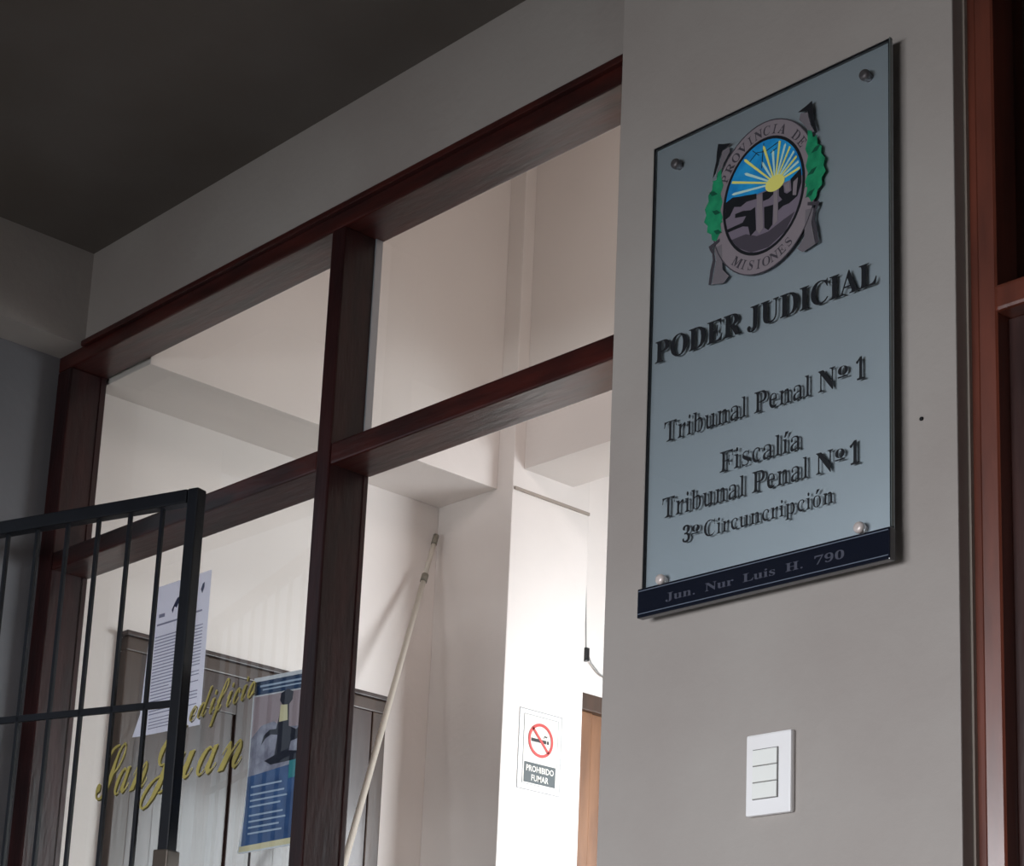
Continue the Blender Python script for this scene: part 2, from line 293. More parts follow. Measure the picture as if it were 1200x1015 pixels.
    'three': '163,-7 81,5 34,35 19,74 23,96 36,113 76,126 82,89 99,62 125,46 158,40 199,49 230,79 241,139 234,174 214,202 181,221 137,227 95,227 95,269 140,269 178,275 204,296 220,327 225,367 211,424 193,440 169,445 148,441 133,430 116,391 111,341 75,345 47,356 30,374 24,401 34,434 62,461 108,480 173,486 237,479 286,458 317,423 328,377 320,335 298,301 265,275 225,256 279,238 326,201 340,174 345,138 329,70 288,25 230,1',
    'circ': '257,-11 213,-7 174,3 137,20 91,56 56,104 39,142 29,184 26,228 30,273 39,314 56,351 92,399 139,435 176,452 216,462 259,465 309,459 367,440 388,435 408,443 419,465 437,465 437,308 420,308 392,364 356,407 313,434 265,443 198,419 157,347 144,226 159,114 203,46 278,24 318,29 358,45 395,71 428,106 447,89 395,33 332,0;569,362 533,376 518,412 533,449 569,463 605,449 619,412 604,376;486,0 486,16 513,26 520,56 520,252 515,285 488,293 489,310 617,310 617,56 623,26 648,16 648,0;684,0 684,16 712,26 719,56 719,252 713,285 686,293 687,310 812,310 812,252 853,301 899,318 924,315 942,304 956,266 944,234 914,222 888,231 873,250 855,260 828,241 815,192 815,56 825,25 864,16 864,0;1109,-10 1073,-5 1040,11 1013,35 991,68 978,106 973,150 978,196 994,237 1018,271 1049,297 1087,313 1128,319 1171,314 1204,298 1224,275 1231,245 1220,215 1190,204 1160,216 1150,251 1150,261 1151,271 1144,290 1123,297 1091,285 1072,248 1066,187 1072,123 1091,76 1120,48 1158,38 1192,47 1225,72 1238,60 1202,21 1159,-2;1378,-10 1338,-3 1312,17 1298,51 1293,97 1293,248 1286,282 1259,294 1259,310 1389,310 1389,74 1398,46 1424,36 1452,43 1475,66 1475,248 1468,283 1437,294 1437,310 1571,310 1571,70 1578,39 1607,30 1607,13 1568,10 1524,3 1475,-10 1475,40 1433,3;1640,0 1640,16 1667,26 1674,56 1674,253 1668,284 1641,294 1641,310 1770,310 1770,267 1812,306 1865,318 1914,306 1943,271 1952,212 1952,56 1959,26 1985,16 1985,0 1824,0 1824,16 1829,16 1850,26 1857,56 1857,217 1851,258 1841,268 1825,271 1795,262 1770,235 1770,56 1776,26 1802,16 1802,0;2158,-10 2122,-5 2089,11 2062,35 2040,68 2027,106 2022,150 2027,196 2043,237 2067,271 2098,297 2136,313 2177,319 2220,314 2253,298 2273,275 2280,245 2269,215 2239,204 2209,216 2199,251 2199,261 2200,271 2193,290 2172,297 2140,285 2121,248 2115,187 2121,123 2140,76 2169,48 2207,38 2241,47 2274,72 2287,60 2251,21 2208,-2;2314,0 2314,16 2342,26 2349,56 2349,252 2343,285 2316,293 2317,310 2442,310 2442,252 2483,301 2529,318 2554,315 2572,304 2586,266 2574,234 2544,222 2518,231 2503,250 2485,260 2458,241 2445,192 2445,56 2455,25 2494,16 2494,0;2684,362 2648,376 2634,412 2648,449 2684,463 2720,449 2735,412 2720,376;2602,0 2602,16 2629,26 2636,56 2636,252 2630,285 2604,293 2604,310 2732,310 2732,56 2738,26 2764,16 2764,0;2799,-139 2799,-124 2822,-117 2832,-101 2834,-64 2834,243 2828,283 2801,295 2801,310 2925,310 2925,263 2962,305 3012,319 3046,314 3075,298 3098,274 3117,241 3132,160 3116,72 3098,38 3073,12 3043,-5 3009,-10 2964,1 2929,32 2929,-58 2934,-99 2949,-118 2979,-123 2979,-139;2977,28 3004,36 3021,59 3034,154 3023,248 3007,270 2981,278 2952,267 2929,235 2929,69 2949,38;3309,-10 3272,-5 3240,11 3212,35 3191,68 3177,106 3173,150 3178,196 3193,237 3217,271 3249,297 3286,313 3328,319 3371,314 3403,298 3424,275 3430,245 3419,215 3390,204 3359,216 3349,251 3350,261 3351,271 3344,290 3322,297 3291,285 3272,248 3265,187 3271,123 3290,76 3319,48 3357,38 3392,47 3424,72 3438,60 3401,21 3358,-2;3547,362 3511,376 3497,412 3511,449 3547,463 3583,449 3598,412 3583,376;3465,0 3465,16 3492,26 3499,56 3499,252 3493,285 3467,293 3467,310 3595,310 3595,56 3601,26 3627,16 3627,0;3813,-10 3772,-5 3735,11 3705,37 3682,70 3668,110 3664,154 3668,199 3682,239 3705,272 3735,297 3771,313 3813,318 3854,313 3890,298 3920,273 3943,240 3957,200 3962,154 3957,108 3943,69 3920,36 3890,11 3854,-5;3813,11 3837,18 3854,39 3862,81 3864,154 3861,227 3852,271 3836,292 3813,299 3789,292 3773,271 3762,154 3764,82 3773,39 3789,18;3999,0 3999,16 4026,26 4034,56 4034,253 4027,284 4000,294 4000,310 4129,310 4129,267 4171,306 4224,318 4273,306 4302,271 4312,212 4312,56 4318,26 4345,16 4345,0 4183,0 4183,16 4188,16 4209,26 4216,56 4216,217 4210,258 4201,268 4184,271 4154,262 4129,235 4129,56 4135,26 4161,16 4161,0',
    'o': '169,-10 127,-5 90,11 60,37 38,70 24,110 19,154 24,199 38,239 60,272 90,297 127,313 168,318 209,313 245,298 275,273 298,240 312,200 317,154 312,108 298,69 275,36 245,11 210,-5;169,11 193,18 209,39 217,81 220,154 217,227 208,271 192,292 169,299 144,292 128,271 117,154 120,82 128,39 144,18',
    'ley': '109,-65 51,-54 11,-22 -3,23 11,61 44,75 79,62 93,28 85,-1 77,-19 84,-35 105,-40 126,-36 139,-25 148,21 148,367 142,409 122,430 79,439 79,455 314,455 314,439 277,431 260,411 255,367 255,89 239,3 190,-48;461,-10 422,-3 396,17 381,51 376,97 376,248 370,282 342,294 342,310 472,310 472,74 481,46 507,36 535,43 559,66 559,248 551,283 520,294 520,310 654,310 654,70 662,39 690,30 690,13 651,10 607,3 559,-10 559,40 516,3;723,0 723,16 750,26 758,56 758,253 751,284 724,294 724,310 853,310 853,267 895,306 948,318 997,306 1026,271 1036,212 1036,56 1042,26 1069,16 1069,0 907,0 907,16 912,16 933,26 940,56 940,217 934,258 925,268 908,271 878,262 853,235 853,56 859,26 885,16 885,0;1175,-9 1146,1 1134,36 1146,71 1175,81 1205,71 1218,36 1205,1;2018,-11 1722,350 1722,79 1734,31 1782,17 1782,0 1633,0 1633,17 1669,23 1686,41 1691,79 1691,388 1651,433 1633,439 1633,455 1772,455 2006,169 2006,377 2001,414 1984,431 1946,439 1946,455 2095,455 2095,439 2048,425 2037,377 2037,-11;2240,-10 2200,-3 2174,17 2159,51 2154,97 2154,248 2148,282 2120,294 2120,310 2251,310 2251,74 2260,46 2285,36 2314,43 2337,66 2337,248 2330,283 2298,294 2298,310 2433,310 2433,70 2440,39 2469,30 2469,13 2430,10 2386,3 2337,-10 2337,40 2295,3;2502,0 2502,16 2529,26 2536,56 2536,252 2530,285 2504,293 2504,310 2629,310 2629,252 2671,301 2717,318 2741,315 2759,304 2773,266 2762,234 2731,222 2706,231 2690,250 2672,260 2645,241 2633,192 2633,56 2642,25 2681,16 2681,0;3136,0 3136,17 3183,32 3195,81 3195,379 3182,425 3136,439 3136,455 3370,455 3370,439 3328,434 3308,416 3302,379 3302,83 3306,47 3320,31 3354,28 3435,40 3465,56 3490,80 3529,154 3547,154 3522,0;3678,-10 3638,-3 3612,17 3597,51 3592,97 3592,248 3586,282 3558,294 3558,310 3688,310 3688,74 3697,46 3723,36 3752,43 3775,66 3775,248 3768,283 3736,294 3736,310 3870,310 3870,70 3878,39 3907,30 3907,13 3868,10 3824,3 3775,-10 3775,40 3733,3;4022,362 3986,376 3972,412 3986,449 4022,463 4058,449 4073,412 4058,376;3940,0 3940,16 3967,26 3974,56 3974,252 3968,285 3942,293 3942,310 4070,310 4070,56 4076,26 4101,16 4101,0;4271,-10 4206,6 4193,9 4179,4 4171,-9 4155,-9 4155,105 4173,105 4186,68 4206,39 4232,21 4260,15 4298,27 4312,58 4303,84 4275,105 4226,130 4174,169 4161,193 4156,220 4163,259 4184,291 4217,312 4261,319 4285,316 4318,308 4326,306 4332,305 4350,319 4363,319 4363,222 4348,222 4316,277 4294,291 4269,296 4236,286 4224,259 4235,232 4266,212 4311,189 4361,151 4373,127 4377,95 4369,51 4348,18 4314,-3;4772,0 4772,17 4819,32 4831,81 4831,379 4819,424 4773,439 4773,455 4999,455 4999,439 4961,432 4944,415 4939,379 4939,251 5099,251 5099,379 5094,415 5077,432 5039,439 5039,455 5264,455 5264,439 5218,424 5206,379 5206,81 5218,33 5235,22 5264,17 5264,0 5039,0 5039,17 5086,31 5096,49 5099,81 5099,221 4939,221 4939,81 4951,32 4999,17 4999,0;5369,-9 5340,1 5328,36 5340,71 5369,81 5399,71 5412,36 5399,1;5920,0 6099,406 5922,406 5895,398 5883,372 5879,338 5839,338 5842,480 6163,480 6163,447 5977,0;6337,-7 6273,4 6238,33 6227,69 6235,94 6260,107 6288,56 6311,41 6340,36 6390,57 6421,122 6435,230 6397,198 6340,185 6287,194 6245,220 6217,264 6208,324 6213,369 6227,409 6249,441 6280,466 6318,481 6362,486 6408,480 6449,463 6482,433 6508,390 6520,353 6527,310 6530,261 6519,157 6485,72 6459,39 6425,14 6385,-2;6369,233 6409,245 6435,278 6433,330 6426,372 6416,403 6394,432 6366,441 6340,434 6321,413 6310,377 6306,328 6321,257;6748,-7 6693,1 6651,24 6620,61 6599,111 6583,241 6585,289 6590,332 6599,371 6620,420 6651,456 6693,479 6749,486 6802,479 6843,456 6874,419 6896,370 6905,331 6911,288 6913,240 6911,193 6905,150 6896,110 6874,61 6843,24 6801,1;6748,37 6779,50 6797,91 6809,240 6797,390 6779,429 6749,443 6718,429 6699,390 6687,240 6699,91 6717,50',
    'edif': '101,-5 65,1 37,16 18,40 11,66 28,114 71,160 126,194 182,207 224,194 236,180 240,162 222,123 171,90 97,69 85,30 90,19 106,15 165,30 228,75 240,62 170,12;104,86 147,100 181,131 194,165 191,181 182,186 159,173 131,136;363,-4 336,0 313,13 297,33 292,61 309,113 351,160 408,194 465,207 500,200 518,179 631,386 714,394 546,91 523,49 515,30 524,21 550,34 596,75 610,62 553,13 505,-4 465,8 450,38 450,43 408,8;381,13 410,27 446,62 480,109 502,168 497,184 484,189 457,177 427,146 398,110 377,78 361,32 366,18;866,243 841,251 831,273 844,299 874,310 898,302 907,281 895,254;876,62 837,26 811,7 767,-5 729,7 717,41 729,79 766,148 749,131 731,113 717,127 736,144 763,172 789,201 883,207 815,83 787,27 790,21 816,33 863,75;1128,62 1085,18 1048,-2 1013,-7 1003,-6 902,-183 819,-192 945,25 936,45 947,67 970,76 973,76 1025,159 1001,135 974,113 962,127 996,156 1021,181 1050,216 1091,273 1172,375 1207,400 1242,408 1279,398 1291,367 1286,336 1268,303 1201,233 1103,167 1015,15 1021,15 1062,27 1113,75;1103,190 1148,219 1184,248 1213,279 1240,324 1248,366 1242,382 1231,386 1209,373 1179,335;1455,243 1430,251 1420,273 1433,299 1463,310 1487,302 1496,281 1484,254;1465,62 1426,26 1400,7 1356,-5 1318,7 1306,41 1318,79 1355,148 1338,131 1320,113 1306,127 1325,144 1352,172 1378,201 1472,207 1404,83 1376,27 1379,21 1405,33 1452,75;1597,-5 1566,0 1542,14 1527,36 1522,66 1538,117 1579,163 1632,195 1686,207 1731,196 1743,182 1747,165 1739,140 1713,128 1695,135 1688,153 1695,170 1711,181 1700,186 1679,174 1652,143 1625,103 1605,63 1597,32 1601,20 1615,16 1639,22 1666,36 1692,56 1713,75 1726,62 1661,12;1945,243 1920,251 1911,273 1923,299 1954,310 1977,302 1987,281 1974,254;1955,62 1917,26 1890,7 1846,-5 1808,7 1796,41 1808,79 1845,148 1829,131 1810,113 1797,127 1816,144 1843,172 1868,201 1962,207 1894,83 1866,27 1870,21 1895,33 1942,75;2083,-5 2053,0 2030,14 2015,37 2009,64 2025,113 2066,160 2121,194 2180,207 2209,203 2231,191 2244,172 2248,146 2237,101 2202,56 2225,66 2250,83 2263,69 2216,37 2169,27 2126,3;2098,17 2132,33 2130,43 2140,61 2167,72 2199,122 2210,165 2206,180 2194,185 2161,163 2136,134 2112,97 2094,61 2087,34 2090,21',
    'san': '140,-5 90,1 53,17 30,42 22,73 27,98 41,118 63,131 88,136 123,126 136,100 126,75 103,64 92,63 83,62 75,58 71,46 88,24 130,14 167,23 204,50 227,78 249,115 269,160 221,170 184,194 160,227 152,266 159,304 180,340 214,372 258,398 310,414 367,419 403,417 412,408 399,399 388,399 377,400 311,387 256,353 218,304 204,248 209,219 223,197 246,183 277,177 325,272 384,350 448,401 508,420 531,416 550,404 562,386 566,364 560,332 542,298 476,231 377,177 352,127 320,83 280,46 236,18 189,1;383,199 440,237 486,284 517,332 528,372 522,394 504,401 476,388 445,351 423,311 403,261;628,-5 598,7 585,40 545,7 501,-4 474,0 453,12 439,32 434,58 449,109 490,158 546,193 605,207 637,199 652,177 665,204 740,207 678,79 664,50 659,37 665,30 681,37 706,55 729,75 742,62 679,12;515,12 538,19 563,40 614,109 638,164 631,181 615,188 589,176 558,145 530,104 508,62 500,27 505,17;772,-5 818,62 851,109 876,153 872,158 858,147 824,113 811,127 870,183 895,200 920,206 941,194 948,160 944,132 987,173 1025,198 1057,207 1092,192 1105,150 1095,119 1073,85 1050,55 1034,28 1039,21 1061,34 1108,75 1122,62 1086,29 1062,11 1041,0 1020,-4 986,11 972,52 978,83 1012,132 1050,175 1053,179 1050,185 1024,174 985,141 934,84 872,0',
    'juan': '-1,-174 -52,-158 -69,-112 -60,-74 -33,-36 9,1 64,32 130,57 201,73 252,171 291,241 326,294 360,338 397,374 435,399 350,375 270,331 206,269 176,222 166,185 173,160 193,151 210,154 225,158 234,149 223,140 193,136 163,141 140,156 125,179 120,209 126,245 146,280 219,344 322,392 380,407 436,417 492,420 512,412 510,408 488,402 445,379 419,341 381,263 339,167 295,74 336,54 351,18 334,-29 288,-63 226,-76 208,-67 230,-58 276,-47 316,-21 332,18 317,46 284,59 222,-34 145,-107 67,-156;-1,-155 38,-142 81,-103 191,54 141,41 91,16 46,-18 7,-58 -19,-96 -28,-125 -21,-148;713,62 653,10 608,-3 564,9 549,42 550,52 552,62 498,13 443,-3 406,9 392,42 402,79 436,144 417,127 402,113 391,127 427,162 464,201 561,207 492,83 472,37 483,27 504,39 541,77 583,133 622,201 719,207 639,64 621,30 631,21 656,35 700,75;961,-5 931,7 918,40 878,7 834,-4 807,0 786,12 772,32 767,58 782,109 823,158 879,193 938,207 970,199 985,177 998,204 1073,207 1011,79 997,50 992,37 998,30 1014,37 1039,55 1062,75 1075,62 1012,12;848,12 871,19 897,40 947,109 971,164 964,181 948,188 922,176 892,145 863,104 841,62 833,27 838,17;1105,-5 1151,62 1184,109 1210,153 1206,158 1191,147 1157,113 1144,127 1203,183 1229,200 1253,206 1274,194 1281,160 1277,132 1320,173 1358,198 1390,207 1425,192 1438,150 1428,119 1406,85 1383,55 1367,28 1372,21 1394,34 1441,75 1455,62 1419,29 1396,11 1374,0 1353,-4 1319,11 1305,52 1311,83 1345,132 1383,175 1386,179 1383,185 1357,174 1318,141 1267,84 1206,0',
    'cap_P': '15,0 15,17 62,32 75,81 75,379 62,424 16,439 16,455 214,455 287,452 336,440 390,398 409,332 398,280 367,240 314,214 242,206 182,206 182,81 194,32 242,17 242,0;182,230 201,230 272,253 292,329 275,406 216,431 189,424 182,398',
    'cap_R': '15,0 15,17 62,32 75,81 75,379 62,424 16,439 16,455 217,455 305,448 367,426 405,388 417,334 392,265 315,224 432,50 452,26 478,17 480,0 338,0 201,212 182,212 182,81 194,32 242,17 242,0;182,234 203,234 280,258 304,336 284,407 224,431 190,422 182,385',
    'cap_O': '261,-11 169,7 94,58 45,134 28,228 45,321 95,397 170,448 265,466 357,448 431,399 481,323 498,228 481,134 430,58 355,7;265,12 351,66 379,228 371,321 348,389 310,430 260,443 174,389 145,228 153,135 177,67 215,26',
    'cap_V': '212,-13 44,381 22,420 -14,439 -14,455 211,455 211,439 166,432 152,410 161,378 259,143 348,377 355,409 342,432 299,439 299,455 442,455 442,439 408,427 382,383 230,-13',
    'cap_I': '13,0 13,17 61,32 75,75 75,387 63,427 13,439 13,455 244,455 244,439 196,427 183,387 183,77 187,44 206,26 246,17 246,0',
    'cap_N': '403,-11 107,350 107,79 119,31 167,17 167,0 18,0 18,17 54,23 71,41 76,79 76,388 36,433 18,439 18,455 156,455 391,169 391,377 386,414 369,431 331,439 331,455 480,455 480,439 433,425 422,377 422,-11',
    'cap_C': '257,-11 193,-3 137,20 91,56 56,104 34,162 26,228 34,294 56,351 92,399 139,435 195,458 259,465 309,459 367,440 388,435 419,465 437,465 437,308 420,308 392,364 356,407 265,443 174,389 144,226 177,74 278,24 358,45 428,106 447,89 365,14',
    'cap_A': '-9,0 -9,18 24,30 49,75 206,466 224,465 384,87 411,34 443,18 443,0 229,0 229,18 283,46 273,81 253,132 103,132 79,71 76,59 75,48 124,18 128,18 128,0;113,161 242,161 177,319',
    'cap_D': '20,0 20,17 63,30 74,75 74,374 61,426 15,439 15,455 222,455 328,441 405,396 452,325 468,228 408,57 228,0;222,24 279,37 319,75 343,139 351,229 319,382 223,433 190,423 182,385 182,72 190,34',
    'cap_E': '14,0 14,17 62,30 75,78 75,369 62,425 16,439 16,455 399,455 399,320 383,320 340,406 295,424 232,430 200,428 186,417 183,388 183,246 193,246 259,269 288,345 304,345 304,118 287,118 273,181 241,213 185,222 183,67 192,35 230,28 313,39 371,75 411,143 430,143 402,0',
    'cap_M': '14,0 14,17 61,32 75,79 75,382 71,416 53,432 15,439 15,455 185,455 317,142 449,455 617,455 617,439 573,423 560,378 560,85 565,43 582,23 617,17 617,0 396,0 396,17 433,25 450,44 455,83 455,399 288,0 270,0 105,389 105,80 120,30 169,17 169,0',
    'cap_S': '43,-11 43,158 62,158 83,94 111,50 197,15 257,36 279,89 225,160 163,191 112,221 77,253 50,332 67,403 115,449 185,466 229,461 282,448 291,446 300,445 320,466 339,466 339,319 322,319 293,385 248,429 194,445 140,426 120,380 137,336 189,303 253,273 317,233 350,188 359,133 339,58 281,8 192,-10 158,-8 126,1 98,9 85,12 69,7 61,-11',
}
def glyph(key):
    return [[tuple(int(q) / 1000 for q in p.split(',')) for p in c.split(' ')] for c in GLY[key].split(';')]

def bounds(loops):
    xs = [p[0] for c in loops for p in c]; ys = [p[1] for c in loops for p in c]
    return min(xs), max(xs), min(ys), max(ys)

def lean(loops, d):
    # narrow the upright strokes a little (the fill lies on the right of clockwise outlines)
    out = []
    big = max(loops, key=lambda c: abs(sum(a[0] * b[1] - b[0] * a[1] for a, b in zip(c, c[1:] + c[:1]))))
    sgn = 1 if sum(a[0] * b[1] - b[0] * a[1] for a, b in zip(big, big[1:] + big[:1])) < 0 else -1
    for c in loops:
        n = len(c); q = []
        xs = [p[0] for p in c]; ys = [p[1] for p in c]
        if max(ys) - min(ys) > 0.44 and max(xs) - min(xs) > 0.43:   # N, M and V keep their strokes
            out.append(c); continue
        for i in range(n):
            a, b = c[i - 1], c[(i + 1) % n]
            dx, dy = b[0] - a[0], b[1] - a[1]; L = math.hypot(dx, dy) or 1
            q.append((c[i][0] + sgn * dy / L * d, c[i][1]))
        out.append(q)
    return out

def fit(loops, x0, x1, base, sy, shear=0.0):
    a, b, _, _ = bounds(loops); s = (x1 - x0) / (b - a)
    return [[(x0 + (x - a) * s + shear * y * sy, base + y * sy) for x, y in c] for c in loops]

def accent(loops, i):
    """swap the dot contour of an i for an acute accent (or add one over an o)"""
    xs = [p[0] for p in loops[i]]; cx = (min(xs) + max(xs)) / 2
    loops[i] = [(cx - 0.035, 0.35), (cx + 0.0, 0.35), (cx + 0.085, 0.47), (cx + 0.0, 0.47)]
    return loops

def ordinal(x0, x1, base, h):
    o = fit(glyph('o'), x0, x1, base + h * 0.48, h * 1.25)
    return o + [rect(x0, base + h * 0.36, x1, base + h * 0.42)]

# ================================================================== SETTING
CEIL = 2.94
structure(box('floor', (-3.9, -1.5, -0.1), (1.5, 2.0, 0.0), M['floor']))
structure(box('floor_inner', (-3.9, 2.0, -0.1), (1.5, 6.5, 0.0), M['floor']))
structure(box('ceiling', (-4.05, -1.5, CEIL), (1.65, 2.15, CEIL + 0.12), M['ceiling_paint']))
# hall walls
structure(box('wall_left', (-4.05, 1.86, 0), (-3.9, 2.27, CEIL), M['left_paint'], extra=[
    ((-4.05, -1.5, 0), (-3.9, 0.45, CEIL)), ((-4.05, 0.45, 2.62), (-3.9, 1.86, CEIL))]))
structure(box('wall_back', (-3.9, -1.5, 1.65), (1.5, -1.35, CEIL), M['hall_paint'], extra=[  # unseen; doorway lintel set low to keep street light off the upper walls
    ((-3.9, -1.5, 0), (-2.9, -1.35, 1.65)), ((-0.4, -1.5, 0), (1.5, -1.35, 1.65))]))
structure(box('wall_right', (1.5, -1.5, 0), (1.65, 2.3, CEIL), M['hall_paint']))
structure(box('wall_front', (-3.9, 2.15, 2.712), (-1.9345, 2.27, 3.8), M['hall_paint']))
structure(box('wall_pillar', (-1.9345, 2.0, 0), (-1.3345, 2.3, 3.8), M['hall_paint'], bev=0.002))
structure(box('wall_front_right', (-0.42, 2.0, 0), (1.5, 2.2, CEIL), M['hall_paint'], extra=[
    ((-1.3345, 2.0, 2.72), (-0.42, 2.2, CEIL))]))
structure(box('ceiling_beam', (-3.9, -1.35, 2.705), (-3.79, 2.15, CEIL), M['hall_paint']))
structure(box('trim_1', (-1.3345, 2.0235, 0), (-1.3315, 2.03, 2.72), M['caulk']))

# inner room
structure(box('wall_inner_left', (-4.05, 2.27, 0), (-3.9, 6.5, 3.8), M['inner_paint']))
structure(box('wall_inner_end', (-4.05, 6.5, 0), (-1.4, 6.6, 3.8), M['inner_paint']))
structure(box('wall_inner_right', (-1.5, 2.3, 0), (-1.4, 3.9, 3.8), M['inner_paint'], extra=[
    ((-1.5, 5.6, 0), (-1.4, 6.5, 3.8)), ((-1.5, 3.9, 0), (-1.4, 5.6, 0.7)), ((-1.5, 3.9, 2.3), (-1.4, 5.6, 3.8))]))
structure(box('ceiling_inner', (-4.05, 2.15, 3.8), (-1.3, 6.6, 3.9), M['inner_paint']))
structure(box('wall_inner_column', (-3.9, 3.365, 0), (-3.605, 3.655, 3.8), M['inner_paint'], bev=0.003))
structure(box('ceiling_beam_inner', (-3.9, 2.256, 2.657), (-3.665, 3.365, 3.8), M['inner_paint'], bev=0.002))
structure(box('ceiling_beam_cross', (-3.605, 3.404, 2.71), (-1.5, 3.59, 3.8), M['inner_paint'], bev=0.002))
structure(box('trim_2', (-3.605, 3.37, 2.644), (-3.599, 3.652, 2.652), M['caulk']))
# dark closet behind the right-hand door
structure(box('wall_closet', (-1.3, 3.4, 0), (0.0, 3.5, 2.9), M['leaf_dark'], extra=[
    ((-1.4, 2.3, 0), (-1.3, 3.5, 2.9)), ((0.0, 2.2, 0), (0.1, 3.5, 2.9)), ((-1.4, 2.2, 2.9), (0.1, 3.5, 3.0))]))
structure(box('ground_outside', (-9, -8, -0.25), (6, 3, -0.12), M['exterior']))

# window_2: the inner room's window that lets the daylight in
w2 = structure(empty('window_2', (-1.45, 4.75, 0.7)))
child(box('window_frame', (-1.49, 3.9, 0.7), (-1.41, 3.95, 2.3), M['wood'], extra=[
    ((-1.49, 5.55, 0.7), (-1.41, 5.6, 2.3)), ((-1.49, 3.9, 0.7), (-1.41, 5.6, 0.75)), ((-1.49, 3.9, 2.25), (-1.41, 5.6, 2.3))]), w2)

# window_1: the wooden partition with its panes
w1 = structure(empty('window_1', (-2.9, 2.2, 0)))
def wpart(name, a, b, mat, bev=0.004, extra=()):
    return child(box(name, a, b, mat, bev=bev, extra=extra), w1)
YF, YB = 2.15, 2.25
wpart('head', (-3.905, YF, 2.668), (-1.934, YB, 2.712), M['wood_x'])
wpart('head_moulding', (-3.79, YF - 0.012, 2.700), (-1.934, YF + 0.002, 2.714), M['wood_x'], 0.003)
wpart('jamb', (-3.905, YF, 0), (-3.842, YB, 2.668), M['wood'])
wpart('mullion', (-2.860, YF, 0), (-2.819, YB, 2.668), M['wood'])
wpart('transom', (-3.842, YF + 0.002, 2.166), (-2.860, YB, 2.208), M['wood_x'])
wpart('transom', (-2.819, YF + 0.002, 2.169), (-1.934, YB, 2.212), M['wood_x'])
wpart('jamb', (-1.985, YF + 0.02, 0), (-1.9345, YB, 2.668), M['wood'])
wpart('bottom_rail', (-3.842, YF, 0), (-2.860, YB, 0.25), M['wood_x'])
wpart('bottom_panel', (-3.842, YF + 0.03, 0.25), (-2.860, YB - 0.02, 0.9), M['wood_x'])
wpart('sill_rail', (-3.842, YF, 0.9), (-2.860, YB, 0.95), M['wood_x'])
# glazing beads beside the panes
wpart('glazing_bead', (-2.819, 2.228, 2.212), (-2.8155, 2.246, 2.668), M['bead'], 0.0015)
wpart('glazing_bead', (-2.819, 2.236, 0.0), (-2.8165, 2.246, 2.169), M['wood'], 0.0008)
wpart('glazing_bead', (-3.842, 2.232, 2.208), (-3.8395, 2.246, 2.668), M['wood'], 0.0008)
for a, b in (((-3.842, 2.248, 2.208), (-2.86, 2.253, 2.668)), ((-2.819, 2.248, 2.212), (-1.985, 2.253, 2.668)), ((-3.842, 2.232, 0.95), (-2.86, 2.237, 2.166))):
    wpart('pane', a, b, M['glass'], 0)

# door_1: the wide wooden doors on the inner room's left wall
d1 = structure(empty('door_1', (-3.9, 2.8, 0)))
def dpart(d, name, a, b, mat, bev=0.003, extra=()):
    return child(box(name, a, b, mat, bev=bev, extra=extra), d)
dpart(d1, 'frame', (-3.9, 2.391, 0), (-3.872, 2.436, 2.034), M['door_frame'], extra=[
    ((-3.9, 3.154, 0), (-3.872, 3.199, 2.034)), ((-3.9, 2.391, 2.034), (-3.872, 3.199, 2.068))])
dpart(d1, 'lintel_trim', (-3.9, 2.383, 2.068), (-3.862, 3.207, 2.08), M['door_wood'], 0.002)
for y0, y1 in ((2.436, 2.793), (2.797, 3.154)):
    lf = dpart(d1, 'leaf', (-3.9, y0, 0.0), (-3.884, y1, 2.034), M['door_wood'], 0.001)
    for (a, b) in (((-3.884, y0, 0), (-3.876, y0 + 0.07, 2.034)), ((-3.884, y1 - 0.07, 0), (-3.876, y1, 2.034))):
        child(box('stile', a, b, M['door_wood'], bev=0.002), lf)
    for (z0, z1) in ((1.94, 2.034), (1.0, 1.12), (0, 0.2)):
        child(box('rail', (-3.884, y0 + 0.07, z0), (-3.876, y1 - 0.07, z1), M['door_wood'], bev=0.002), lf)
    child(lathe('knob', [(0.006, 0), (0.008, 0.02), (0.022, 0.03), (0.024, 0.045), (0.012, 0.055)], (-3.876, (2.76 if y0 < 2.6 else 2.83), 1.05), (1, 0, 0), M['steel']), lf)

# door_2: the tan door further along
d2 = structure(empty('door_2', (-3.9, 4.35, 0)))
dpart(d2, 'frame', (-3.9, 3.92, 0), (-3.875, 3.97, 2.19), M['tan_door'], extra=[((-3.9, 4.75, 0), (-3.875, 4.80, 2.19))])
dpart(d2, 'lintel', (-3.9, 3.90, 2.19), (-3.86, 4.82, 2.24), M['door_frame'])
lf = dpart(d2, 'leaf', (-3.9, 3.97, 0), (-3.885, 4.75, 2.19), M['tan_door'], 0.001)
child(lathe('knob', [(0.006, 0), (0.008, 0.02), (0.022, 0.03), (0.024, 0.045), (0.012, 0.055)], (-3.885, 4.68, 1.05), (1, 0, 0), M['steel']), lf)

